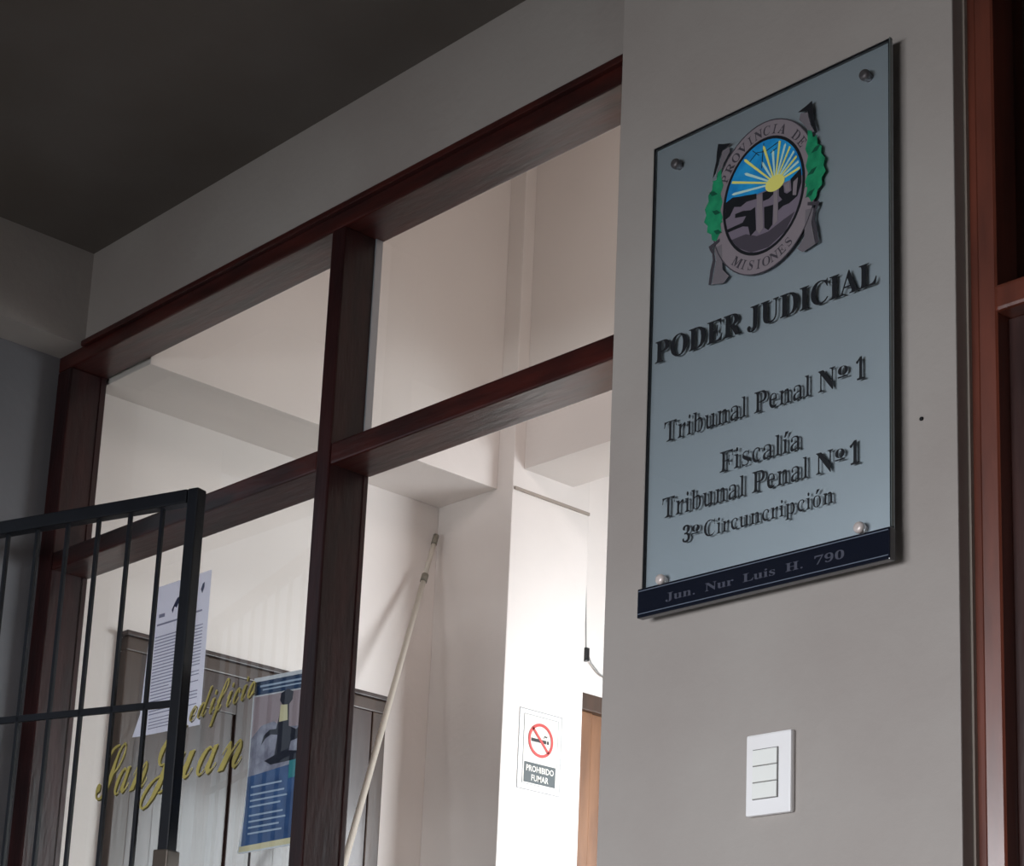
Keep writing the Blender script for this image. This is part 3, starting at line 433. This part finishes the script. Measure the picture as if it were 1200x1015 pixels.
# door_3: the dark door to the right of the pillar
d3 = structure(empty('door_3', (-0.9, 2.06, 0)))
prof = [(-1.3345, 2.0305), (-1.3335, 2.03), (-1.3215, 2.03), (-1.3205, 2.0312), (-1.3015, 2.0362), (-1.299, 2.039), (-1.299, 2.11), (-1.3345, 2.11)]
bm = bmesh.new()
lo_ = [bm.verts.new((x, y, 0.0)) for x, y in prof]; hi_ = [bm.verts.new((x, y, 2.72)) for x, y in prof]
for i in range(len(prof)):
    j = (i + 1) % len(prof); bm.faces.new((lo_[i], lo_[j], hi_[j], hi_[i]))
bm.faces.new(lo_[::-1]); bm.faces.new(hi_)
child(link('jamb', mesh_of(bm, 'jamb'), M['wood_brown']), d3)
dpart(d3, 'jamb', (-0.46, 2.03, 0), (-0.42, 2.11, 2.72), M['wood_brown'], 0.006)
dpart(d3, 'transom', (-1.300, 2.032, 1.962), (-0.46, 2.11, 1.998), M['wood_brown'], 0.005)
dpart(d3, 'head', (-1.300, 2.03, 2.68), (-0.46, 2.11, 2.72), M['wood_brown'], 0.005)
dpart(d3, 'transom_mullion', (-1.262, 2.075, 1.998), (-1.235, 2.11, 2.68), M['wood_brown'], 0.003)
dpart(d3, 'transom_pane', (-1.299, 2.085, 1.998), (-0.46, 2.090, 2.68), M['glass'], 0)
lf = dpart(d3, 'leaf', (-1.299, 2.062, 0.005), (-0.46, 2.10, 1.962), M['leaf_dark'], 0.002)
child(box('moulding', (-1.22, 2.056, 1.0), (-1.20, 2.063, 1.88), M['leaf_dark'], bev=0.003), lf)
child(lathe('knob', [(0.006, 0), (0.008, 0.02), (0.022, 0.03), (0.024, 0.045), (0.012, 0.055)], (-0.52, 2.062, 1.05), (0, -1, 0), M['steel']), lf)

# ================================================================== PLAQUE
YP = 1.972                                     # front face of the clear sheet
pq = tag(empty('wall_plaque', (-1.626, 2.0, 1.64)), 'tall silver plaque reading PODER JUDICIAL bolted to the grey pillar', 'plaque')
X0, X1, Z0, Z1 = -1.8375, -1.4135, 1.6405, 2.3772
def pp(o, parent=None): return child(o, parent if parent is not None else pq)
bp = pp(box('backing_plate', (X0 + 0.002, 1.9785, Z0 + 0.01), (X1 - 0.004, 1.985, Z1 - 0.003), M['plate']))
bp['label'] = 'satin silver backing plate'
sheet = pp(box('clear_sheet', (X0, YP, Z0 + 0.01), (X1, YP + 0.006, Z1), M['acrylic']))
e = 0.0036
pp(flat('black_border', [rect(X0, Z0 + 0.01, X1, Z1), rect(X0 + e, Z0 + 0.011 + e, X1 - e, Z1 - e)][:2], (0, YP + 0.0064, 0), 'front', M['black'], th=0.004))['label'] = 'thin black border line of the plaque'
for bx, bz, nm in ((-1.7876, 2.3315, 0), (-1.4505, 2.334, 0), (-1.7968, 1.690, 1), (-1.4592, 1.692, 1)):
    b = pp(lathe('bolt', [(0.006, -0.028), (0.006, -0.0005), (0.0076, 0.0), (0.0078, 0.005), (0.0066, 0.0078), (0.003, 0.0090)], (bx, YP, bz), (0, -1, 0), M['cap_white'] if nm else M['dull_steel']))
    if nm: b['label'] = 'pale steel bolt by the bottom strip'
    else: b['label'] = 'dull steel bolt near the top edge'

pp(box('sheet_edge', (X1 - 0.0003, YP, Z0 + 0.045), (X1 + 0.0005, YP + 0.006, Z1), M['edge']))['label'] = 'grey polished right edge'
bar = pp(box('name_strip', (X0 - 0.002, 1.9675, Z0), (X1 + 0.0010, 1.980, 1.6835), M['navy'], bev=0.0015))
bar['label'] = 'dark blue strip along the bottom edge'
pp(flat('polished_line', [rect(X0, 1.6790, X1 - 0.001, 1.6803), rect(X0, 1.6455, X1 - 0.001, 1.6468)], (0, 1.9675, 0), 'front', M['navy_edge'], th=0.0004), bar)
pp(flat('engraving', fit(glyph('ley'), -1.786, -1.482, 1.6560, 0.0250), (0, 1.9675, 0), 'front', M['faint'], th=0.0003), bar)

def words(name, loops, label):
    o = pp(flat(name, loops, (0, YP, 0), 'front', M['ink'], th=0.0005, thin=0.0)); o['label'] = label
words('lettering', fit(glyph('poder'), -1.8215, -1.4345, 2.0240, 0.0735), 'bold black words PODER JUDICIAL')
words('lettering', fit(lean(glyph('trib'), 0.02), -1.8005, -1.5005, 1.8965, 0.0665) + ordinal(-1.4960, -1.4800, 1.8965, 0.031)
      + fit(glyph('one'), -1.4670, -1.4540, 1.8965, 0.0665), 'black words Tribunal Penal No. 1, upper line')
words('lettering', fit(accent(lean(glyph('fisc'), 0.02), 8), -1.6960, -1.5560, 1.8250, 0.0650), 'black word Fiscalia')
words('lettering', fit(lean(glyph('trib'), 0.02), -1.8005, -1.5035, 1.7815, 0.0655) + ordinal(-1.5000, -1.4850, 1.7815, 0.031)
      + fit(glyph('one'), -1.4770, -1.4620, 1.7815, 0.0680), 'black words Tribunal Penal No. 1, lower line')
oc = lean(glyph('circ'), 0.02); bo = bounds([oc[16]]); cxo = (bo[0] + bo[1]) / 2
oc = oc + [[(cxo - 0.035, 0.36), (cxo, 0.36), (cxo + 0.085, 0.48), (cxo, 0.48)]]
words('lettering', fit(glyph('three'), -1.7610, -1.7470, 1.7370, 0.0520) + ordinal(-1.7440, -1.7300, 1.7370, 0.025)
      + fit(oc, -1.7220, -1.5020, 1.7370, 0.0500), 'small black words 3o Circuncripcion')

# ---- the crest, printed on the clear sheet
EX, EZ = -1.625, 2.222
cr = pp(empty('crest', (-1.626, YP, 2.222)))
cr.location = Vector((-1.625, YP, 2.222)) - pq.location
cr['label'] = 'oval coat of arms with rising sun, waterfalls and green branches'
def em(name, loops, mat, layer, lab=None):
    o = flat(name, loops, (EX, YP - 0.00015 - 0.00028 * layer, EZ), 'front', mat, th=0.0003)
    o.parent = cr; o.location = -(Vector((-1.625, YP, 2.222)))
    if lab: o['label'] = lab
    return o
em('ring_band', [ell(0.093, 0.115, 0, -0.003), ell(0.0730, 0.0890, 0, -0.001)], M['mauve'], 0, 'mauve-grey ring band')
em('ring_line', [ell(0.0945, 0.1165, 0, -0.003), ell(0.0928, 0.1148, 0, -0.003)], M['sketch'], 1)
em('oval_frame', [ell(0.0730, 0.0890, 0, -0.001), ell(0.0685, 0.0845, 0, -0.001)], M['ink'], 1, 'black oval outline')
HZ = 0.008
def inside(poly, rx=0.0688, rz=0.0848):
    out = []
    for x, z in poly:
        k = math.hypot(x / rx, (z + 0.001) / rz)
        out.append((x / k, (z + 0.001) / k - 0.001) if k > 1 else (x, z))
    return out
em('sky', [ell(0.0688, 0.0848, 0, -0.001, 40, 0, 180) + [(-0.0688, -0.001)]], M['sky_blue'], 0.5, 'bright blue sky')
em('rock', [ell(0.0688, 0.0848, 0, -0.001, 40, 176, 364)], M['stone'], 0.6, 'grey violet rock face')
rays = []
sx, sz = 0.021, 0.010
for a, ln in ((172, 0.075), (158, 0.088), (147, 0.062), (134, 0.078), (120, 0.045), (108, 0.066), (95, 0.05), (83, 0.062), (72, 0.055), (60, 0.06), (48, 0.05), (36, 0.048), (24, 0.046), (10, 0.044)):
    r = math.radians(a); ux, uz = math.cos(r), math.sin(r); w = 0.0036
    rays.append(inside([(sx + ux * 0.008 - uz * 0.0012, sz + uz * 0.008 + ux * 0.0012), (sx + ux * ln - uz * w * .55, sz + uz * ln + ux * w * .55),
                        (sx + ux * (ln + .004), sz + uz * (ln + .004)), (sx + ux * ln + uz * w * .55, sz + uz * ln - ux * w * .55), (sx + ux * 0.008 + uz * 0.0012, sz + uz * 0.008 - ux * 0.0012)], 0.066, 0.082))
for i, rr in enumerate(rays):
    em('ray', [rr], M['yellow'] if i % 2 else M['pale_ray'], 2 + 0.1 * (i % 2))
em('sun', [ell(0.017, 0.012, sx, sz, 24)], M['yellow'], 3, 'pale yellow rising sun')
# southern-cross lines in the sky
em('star_lines', [stroke([(0.0, 0.080), (-0.002, 0.060), (-0.003, 0.042)], 0.0012), stroke([(-0.026, 0.060), (-0.012, 0.070), (0.004, 0.066), (0.026, 0.072)], 0.0011),
                  stroke([(-0.020, 0.076), (-0.008, 0.064)], 0.001), stroke([(0.012, 0.060), (0.024, 0.064)], 0.001)], M['ink'], 2)
# dark rocks and trees, falls between them
em('dark_cliff', [inside(p) for p in (
    [(-0.068, 0.012), (-0.055, 0.016), (-0.044, 0.013), (-0.030, 0.010), (-0.012, 0.006), (-0.012, -0.002), (-0.030, 0.000), (-0.040, -0.004), (-0.052, 0.000), (-0.060, -0.012), (-0.068, -0.014)],
    [(-0.050, -0.012), (-0.036, -0.012), (-0.022, -0.016), (-0.014, -0.014), (-0.012, -0.050), (-0.022, -0.056), (-0.026, -0.040), (-0.036, -0.036), (-0.062, -0.036), (-0.064, -0.031), (-0.036, -0.030), (-0.030, -0.022), (-0.050, -0.018)],
    [(-0.001, 0.003), (0.018, 0.003), (0.018, -0.006), (0.010, -0.010), (0.000, -0.010)],
    [(0.002, -0.020), (0.018, -0.022), (0.017, -0.052), (0.010, -0.058), (0.003, -0.052)],
    [(0.028, 0.002), (0.036, 0.001), (0.037, -0.010), (0.042, -0.014), (0.050, -0.012), (0.048, 0.006), (0.066, 0.016), (0.067, -0.006), (0.060, -0.024), (0.046, -0.030), (0.036, -0.030), (0.027, -0.034), (0.027, -0.022), (0.034, -0.020), (0.028, -0.012)])],
   M['ink'], 2, 'black rocks and trees')
em('waterfall', [[(-0.011, 0.003), (-0.002, 0.002), (0.001, -0.052), (-0.006, -0.058), (-0.011, -0.050)],
                 [(0.019, 0.001), (0.026, 0.001), (0.026, -0.050), (0.019, -0.054)], [(0.038, 0.0), (0.046, 0.004), (0.048, -0.012), (0.040, -0.010)],
                 [(0.053, 0.0), (0.061, 0.004), (0.058, -0.022), (0.052, -0.020)]], M['mauve'], 2.2, 'pale grey waterfalls')
em('river', [inside(p) for p in ([(-0.056, -0.050), (-0.030, -0.050), (-0.010, -0.060), (0.010, -0.060), (0.034, -0.052), (0.056, -0.046), (0.040, -0.070), (0.010, -0.084), (-0.020, -0.082), (-0.044, -0.068)],)], M['ground'], 1.5, 'dark grey river')
# ring writing
def ring_word(txt, mid, span, rx, rz, size, top):
    loops = []; n = len(txt)
    for i, ch in enumerate(txt):
        if ch == ' ': continue
        a = mid + (-1 if top else 1) * span * (i / (n - 1) - 0.5)
        r = math.radians(a); px, pz = rx * math.cos(r), rz * math.sin(r) - 0.003
        tx, tz = (math.sin(r) * rx, -math.cos(r) * rz) if top else (-math.sin(r) * rx, math.cos(r) * rz)
        L = math.hypot(tx, tz); tx /= L; tz /= L; nx, nz = -tz, tx
        g = glyph('cap_' + ch); b = bounds(g); w = (b[0] + b[1]) / 2
        g = lean(g, 0.022) if ch not in 'NMV' else g
        loops += [[(px + ((x - w) * tx + (y - 0.23) * nx) * size, pz + ((x - w) * tz + (y - 0.23) * nz) * size) for x, y in c] for c in g]
    return loops
em('ring_lettering', ring_word('PROVINCIA DE', 92, 112, 0.0830, 0.1010, 0.030, True), M['sketch'], 1.2, 'ring words PROVINCIA DE')
em('ring_lettering', ring_word('MISIONES', 270, 66, 0.0830, 0.1010, 0.030, False), M['sketch'], 1.2, 'ring word MISIONES')
# scrolls at the four corners
for sgn in (-1, 1):
    S = lambda pts: [(sgn * x, z) for x, z in pts]
    em('scroll', [S([(0.060, 0.104), (0.074, 0.108), (0.084, 0.112), (0.086, 0.100), (0.087, 0.085), (0.091, 0.070), (0.093, 0.060), (0.088, 0.066), (0.083, 0.078), (0.079, 0.092), (0.076, 0.100), (0.066, 0.102)])], M['ink'], 2.4, 'black curled scroll top')
    em('scroll', [S([(0.078, -0.040), (0.098, -0.046), (0.096, -0.052), (0.091, -0.060), (0.090, -0.070), (0.094, -0.084), (0.097, -0.106), (0.092, -0.108), (0.089, -0.090), (0.085, -0.072), (0.088, -0.056), (0.092, -0.050), (0.078, -0.045)])], M['sketch'], 2.4, 'dark curled scroll foot')
    em('scroll_shade', [S([(0.074, -0.050), (0.088, -0.052), (0.084, -0.072), (0.088, -0.092), (0.091, -0.107), (0.070, -0.112), (0.060, -0.104), (0.072, -0.090)])], M['scroll'], 0.3, 'grey scroll shading')
    em('scroll_shade', [S([(0.064, 0.100), (0.076, 0.098), (0.082, 0.076), (0.088, 0.064), (0.080, 0.062), (0.074, 0.076), (0.062, 0.092)])], M['scroll'], 0.3, 'grey scroll shading')
    # leafy branch
    em('branch', [S([(0.077, 0.070), (0.084, 0.066), (0.086, 0.056), (0.093, 0.052), (0.094, 0.042), (0.101, 0.036), (0.100, 0.026), (0.107, 0.016), (0.104, 0.006), (0.108, -0.004), (0.101, -0.012), (0.102, -0.022), (0.094, -0.028), (0.092, -0.038), (0.084, -0.042), (0.080, -0.034), (0.075, -0.030), (0.077, -0.018), (0.073, -0.008), (0.078, 0.004), (0.074, 0.016), (0.078, 0.030), (0.073, 0.042), (0.077, 0.056)])], M['green'], 1.4, 'green leafy branch')
    for k in range(6):
        z = 0.052 - k * 0.016; x = 0.085 + 0.006 * math.sin(k * 1.1)
        em('leaf', [S([(x - 0.007, z - 0.004), (x, z + 0.003), (x + 0.009, z + 0.004), (x + 0.003, z - 0.004)])], M['green_dark'] if k % 2 else M['green'], 2.1)

# ================================================================== SWITCH
sw = tag(empty('light_switch', (-1.62, 2.0, 1.395)), 'white wall switch with three stacked keys on the pillar below the plaque', 'switch')
child(box('cover_plate', (-1.6575, 1.9905, 1.3405), (-1.5830, 2.0, 1.4500), M['white_plastic'], bev=0.003), sw)
child(box('key_surround', (-1.6450, 1.9890, 1.3615), (-1.6030, 1.9915, 1.4290), M['seam'], bev=0.0005), sw)
for k in range(3):
    z0 = 1.3625 + k * 0.0222
    child(box('key', (-1.6440, 1.9872, z0), (-1.6040, 1.9900, z0 + 0.0208), M['key_plastic'], bev=0.0008), sw)
ns = tag(lathe('nail', [(0.002, 0), (0.0028, 0.002), (0.0015, 0.003)], (-1.3862, 2.0, 1.83), (0, -1, 0), M['black'], seg=10), 'tiny dark nail in the pillar right of the plaque', 'nail')

# ================================================================== GATE
gp = Vector((-3.122, 2.057, 0)); gu = Vector((-0.955, -0.297, 0)).normalized(); gn = Vector((-gu.y, gu.x, 0))
gate = tag(empty('iron_gate', (gp.x, gp.y, 0)), 'black iron barred gate standing open in front of the left window', 'gate')
def gbox(name, a0, a1, z0, z1, hw, mat, bev=0.001):
    bm = bmesh.new(); add_box(bm, (a0, -hw, z0), (a1, hw, z1), bev)
    for v in bm.verts:
        v.co = gp + gu * v.co.x + gn * v.co.y + Vector((0, 0, v.co.z))
    return child(link(name, mesh_of(bm, name), mat), gate)
gbox('stile', -0.013, 0.013, 0.03, 2.163, 0.014, M['iron'], 0.003)
gbox('stile', 0.772, 0.800, 0.03, 2.163, 0.014, M['iron'], 0.003)
gbox('top_rail', 0.015, 0.772, 2.134, 2.163, 0.014, M['iron'], 0.003)
gbox('cross_rail', 0.015, 0.772, 1.718, 1.732, 0.004, M['iron'], 0.001)
gbox('cross_rail', 0.015, 0.772, 0.92, 0.934, 0.004, M['iron'], 0.001)
gbox('bottom_rail', 0.015, 0.772, 0.03, 0.059, 0.014, M['iron'], 0.003)
for k in range(1, 10):
    gbox('bar', 0.084 * k - 0.0040, 0.084 * k + 0.0040, 0.05, 2.14, 0.0040, M['iron'], 0.001)
lk = gbox('lock_box', -0.018, 0.018, 1.24, 1.435, 0.019, M['lock'], 0.003); lk['label'] = 'brown-grey lock case'

# ================================================================== THINGS ON THE GLASS
# notice
pn = tag(empty('paper_notice', (-3.435, 2.245, 1.75)), 'white typed sheet of paper taped behind the glass beside the gate post', 'notice')
def on(o, par): return child(o, par)
on(flat('sheet', [[(-3.537, 2.083), (-3.322, 2.083), (-3.320, 1.745), (-3.542, 1.750), (-3.575, 1.752), (-3.552, 1.80)]], (0, 2.2425, 0), 'front', M['paper'], th=0.0008), pn)
tl = []
z = 1.992
tl.append(rect(-3.515, z, -3.40, z + 0.004)); tl.append(rect(-3.37, z + 0.004, -3.345, z + 0.008))
z = 1.965
while z > 1.79:
    x1 = -3.338 if random.random() < 0.75 else -3.42 - 0.05 * random.random()
    tl.append(rect(-3.518, z, x1, z + 0.0022)); z -= 0.0072
for q in range(4): tl.append(rect(-3.515, 1.782 - q * 0.007, -3.40 + 0.01 * q, 1.7838 - q * 0.007))
on(flat('typed_lines', tl, (0, 2.2417, 0), 'front', M['print_grey'], th=0.0004), pn)['label'] = 'rows of grey typed lines'
on(flat('logo', [[(-3.462, 2.020), (-3.452, 2.034), (-3.444, 2.044), (-3.430, 2.046), (-3.424, 2.038), (-3.436, 2.034), (-3.444, 2.022), (-3.452, 2.026), (-3.458, 2.012)]], (0, 2.2417, 0), 'front', M['print_dark'], th=0.0004), pn)['label'] = 'dark blue winged mark'
on(flat('logo', [[(-3.356, 2.046), (-3.350, 2.058), (-3.344, 2.060), (-3.344, 2.048), (-3.350, 2.036)]], (0, 2.2417, 0), 'front', M['print_dark'], th=0.0004), pn)['label'] = 'small dark blue mark'
on(flat('heading', [rect(-3.510, 2.010, -3.488, 2.018)], (0, 2.2417, 0), 'front', M['print_grey'], th=0.0004), pn)

# poster
ps = tag(empty('poster', (-3.01, 2.245, 1.46)), 'blue and white poster with a microscope picture behind the glass by the wooden mullion', 'poster')
def po(name, loops, mat, layer, lab=None):
    o = on(flat(name, loops, (0, 2.2425 - 0.0004 * layer, 0), 'front', mat, th=0.0004 if layer else 0.0008), ps)
    if lab: o['label'] = lab
    return o
po('sheet', [[(-3.137, 1.815), (-2.885, 1.805), (-2.885, 1.462), (-3.138, 1.458), (-3.150, 1.460), (-3.140, 1.53), (-3.136, 1.60)]], M['p_white'], 0)
po('header_band', [[(-3.132, 1.806), (-2.888, 1.797), (-2.888, 1.768), (-3.132, 1.778)]], M['p_navy'], 1, 'navy header band')
po('header_line', [[(-3.115, 1.797), (-2.90, 1.789), (-2.90, 1.785), (-3.115, 1.793)], [(-3.105, 1.788), (-2.95, 1.782), (-2.95, 1.779), (-3.105, 1.785)]], M['p_band'], 2)
po('picture', [[(-3.132, 1.775), (-2.888, 1.766), (-2.888, 1.640), (-3.132, 1.612)]], M['p_pink'], 1, 'pinkish grey picture area')
po('bench', [[(-3.132, 1.690), (-3.10, 1.712), (-3.06, 1.716), (-3.03, 1.700), (-2.888, 1.690), (-2.888, 1.630), (-3.132, 1.612)]], M['p_grey'], 2, 'grey violet bench and gloves')
po('microscope', [[(-3.042, 1.770), (-3.020, 1.776), (-3.002, 1.768), (-3.004, 1.752), (-3.014, 1.744), (-3.010, 1.700), (-2.985, 1.690), (-2.965, 1.700), (-2.955, 1.690), (-2.970, 1.672), (-3.0, 1.668), (-3.004, 1.650), (-2.960, 1.644), (-2.958, 1.630), (-3.060, 1.628), (-3.082, 1.638), (-3.050, 1.646), (-3.044, 1.686), (-3.066, 1.690), (-3.084, 1.684), (-3.096, 1.672), (-3.090, 1.690), (-3.072, 1.700), (-3.050, 1.699), (-3.044, 1.720), (-3.034, 1.745), (-3.044, 1.756)]], M['p_dark'], 3, 'dark microscope silhouette')
po('microscope_tube', [[(-3.040, 1.746), (-3.018, 1.744), (-3.014, 1.712), (-3.042, 1.712)]], M['p_cream'], 4, 'cream microscope tube')
po('text_field', [[(-3.134, 1.612), (-3.05, 1.626), (-2.888, 1.640), (-2.888, 1.478), (-3.140, 1.472), (-3.135, 1.54)]], M['p_blue'], 1.5, 'blue text field')
po('text_lines', [[(-3.120, zz), (-3.02 + 0.01 * (i % 3), zz + 0.001), (-3.02 + 0.01 * (i % 3), zz + 0.0045), (-3.120, zz + 0.0035)] for i, zz in enumerate([1.588, 1.572, 1.560, 1.548, 1.530, 1.518, 1.506, 1.494])], M['p_band'], 2.5, 'pale text lines')
po('teal_panel', [[(-3.0, 1.636), (-2.89, 1.644), (-2.89, 1.60), (-3.0, 1.594)]], M['p_teal'], 2.5, 'teal panel')
po('bottom_band', [[(-3.145, 1.472), (-2.888, 1.478), (-2.888, 1.466), (-3.146, 1.461)]], M['p_cream'], 2.6, 'cream bottom band')

# gold script on the glass
gs = tag(empty('window_lettering', (-3.4, 2.23, 1.63)), 'gold script words edificio San Juan on the lower left glass', 'lettering')
def shadowed(key, x0, x1, base, sy, slope, lab, shear=0.15):
    g = fit(lean(glyph(key), 0.012), x0, x1, base, sy, shear)
    g = [[(x, z + (x - x0) * slope) for x, z in c] for c in g]
    o = on(flat('word', g, (0, 2.2318, 0), 'front', M['gold'], th=0.0012), gs); o['label'] = lab
    g2 = [[(x + 0.004, z - 0.003) for x, z in c] for c in g]
    on(flat('word_shadow', g2, (0, 2.2319 , 0), 'front', M['gold_dark'], th=0.0004), gs)['label'] = 'dark outline behind ' + lab
shadowed('edif', -3.345, -3.120, 1.752, 0.150, 0.10, 'gold script word edificio')
shadowed('san', -3.690, -3.490, 1.622, 0.270, 0.05, 'gold script word San')
shadowed('juan', -3.500, -3.150, 1.630, 0.280, 0.01, 'gold script word Juan')

# ================================================================== NO SMOKING SIGN
nsg = tag(empty('no_smoking_sign', (-3.605, 3.504, 1.863)), 'small white no smoking sign with red circle on the bright inner column', 'sign')
def sg(name, loops, mat, layer, lab=None, th=0.0006):
    o = child(flat(name, loops, (-3.605 + 0.001 + 0.0007 * layer, 0, 0), 'side', mat, th=th), nsg)
    if lab: o['label'] = lab
    return o
sg('clear_sleeve', [rect(3.424, 1.848, 3.580, 2.062)], M['white_plastic'], -1, 'pale sleeve behind the sign')
sg('sleeve_edge', [rect(3.424, 1.848, 3.580, 2.062), rect(3.4265, 1.8505, 3.5775, 2.0595)], M['cable'], -0.6)
sg('panel', [rect(3.441, 1.863, 3.567, 2.049)], M['sign_white'], 0)
sg('panel_outline', [rect(3.441, 1.863, 3.567, 2.049), rect(3.443, 1.865, 3.565, 2.047)], M['cable'], 0.6)
cy, cz = 3.503, 1.985
sg('red_ring', [ell(0.0455, 0.0455, cy, cz), ell(0.0375, 0.0375, cy, cz)], M['red'], 2, 'red prohibition ring')
sg('cigarette', [rect(cy - 0.034, cz - 0.006, cy + 0.020, cz + 0.003), rect(cy + 0.023, cz - 0.006, cy + 0.030, cz + 0.003), [(cy + 0.010, cz + 0.004), (cy + 0.014, cz + 0.012), (cy + 0.020, cz + 0.010), (cy + 0.026, cz + 0.016), (cy + 0.020, cz + 0.014), (cy + 0.013, cz + 0.016)]], M['black'], 1.2, 'black cigarette')
sg('slash', [stroke([(cy - 0.030, cz + 0.030), (cy + 0.030, cz - 0.030)], 0.0075)], M['red'], 2)
sg('caption_panel', [rect(3.447, 1.868, 3.561, 1.922)], M['charcoal'], 1, 'charcoal caption panel')
def sans(txt, cx, base, h, maxw):
    cu = bpy.data.curves.new('t', 'FONT'); cu.body = txt; cu.align_x = 'CENTER'; cu.size = 1; cu.resolution_u = 2; cu.offset = 0.012
    t = bpy.data.objects.new('t', cu); C.objects.link(t); dg = bpy.context.evaluated_depsgraph_get()
    me = bpy.data.meshes.new_from_object(t.evaluated_get(dg)); bpy.data.objects.remove(t)
    w = max(v.co.x for v in me.vertices) - min(v.co.x for v in me.vertices); s = maxw / w
    for v in me.vertices: v.co = Vector((-3.605 + 0.001 + 0.0007 * 2.4, cx + v.co.x * s, base + v.co.y * h / 0.7))
    me.materials.clear()
    return me
for txt, b, w in (('PROHIBIDO', 1.8985, 0.100), ('FUMAR', 1.875, 0.062)):
    child(link('caption', sans(txt, 3.504, b, 0.016, w), M['sign_white']), nsg)['label'] = 'white word ' + txt

# ================================================================== POLE, CABLE
A = Vector((-3.872, 3.335, 2.555)); B = Vector((-3.405, 2.315, 0.01))
d = B - A
pl = tag(empty('pole', (B.x, B.y, 0)), 'long ivory pole leaning in the inner room corner beside the wooden doors', 'pole')
child(tube('upper_section', [A, A + d * 0.05], 0.0065, 0.0065, M['pole']), pl)
child(tube('collar', [A + d * 0.047, A + d * 0.056], 0.0095, 0.0095, M['grey_collar']), pl)
child(tube('lower_section', [A + d * 0.055, B], 0.0075, 0.0112, M['pole']), pl)
child(tube('end_cap', [A - d * 0.004, A + d * 0.008], 0.0080, 0.0080, M['grey_collar']), pl)
cb = tag(empty('wall_cable', (-3.9, 3.95, 2.36)), 'thin grey cable with a dark clip on the bright wall above the tan door', 'cable')
child(tube('cable', [(-3.894, 3.935, 2.70), (-3.893, 3.944, 2.55), (-3.892, 3.952, 2.38), (-3.892, 3.975, 2.345), (-3.892, 4.01, 2.32), (-3.892, 4.07, 2.305), (-3.892, 4.16, 2.31)], 0.0025, 0.0025, M['cable'], seg=8), cb)
child(box('clip', (-3.9, 3.945, 2.345), (-3.884, 3.960, 2.385), M['black'], bev=0.002), cb)['label'] = 'small dark clip'
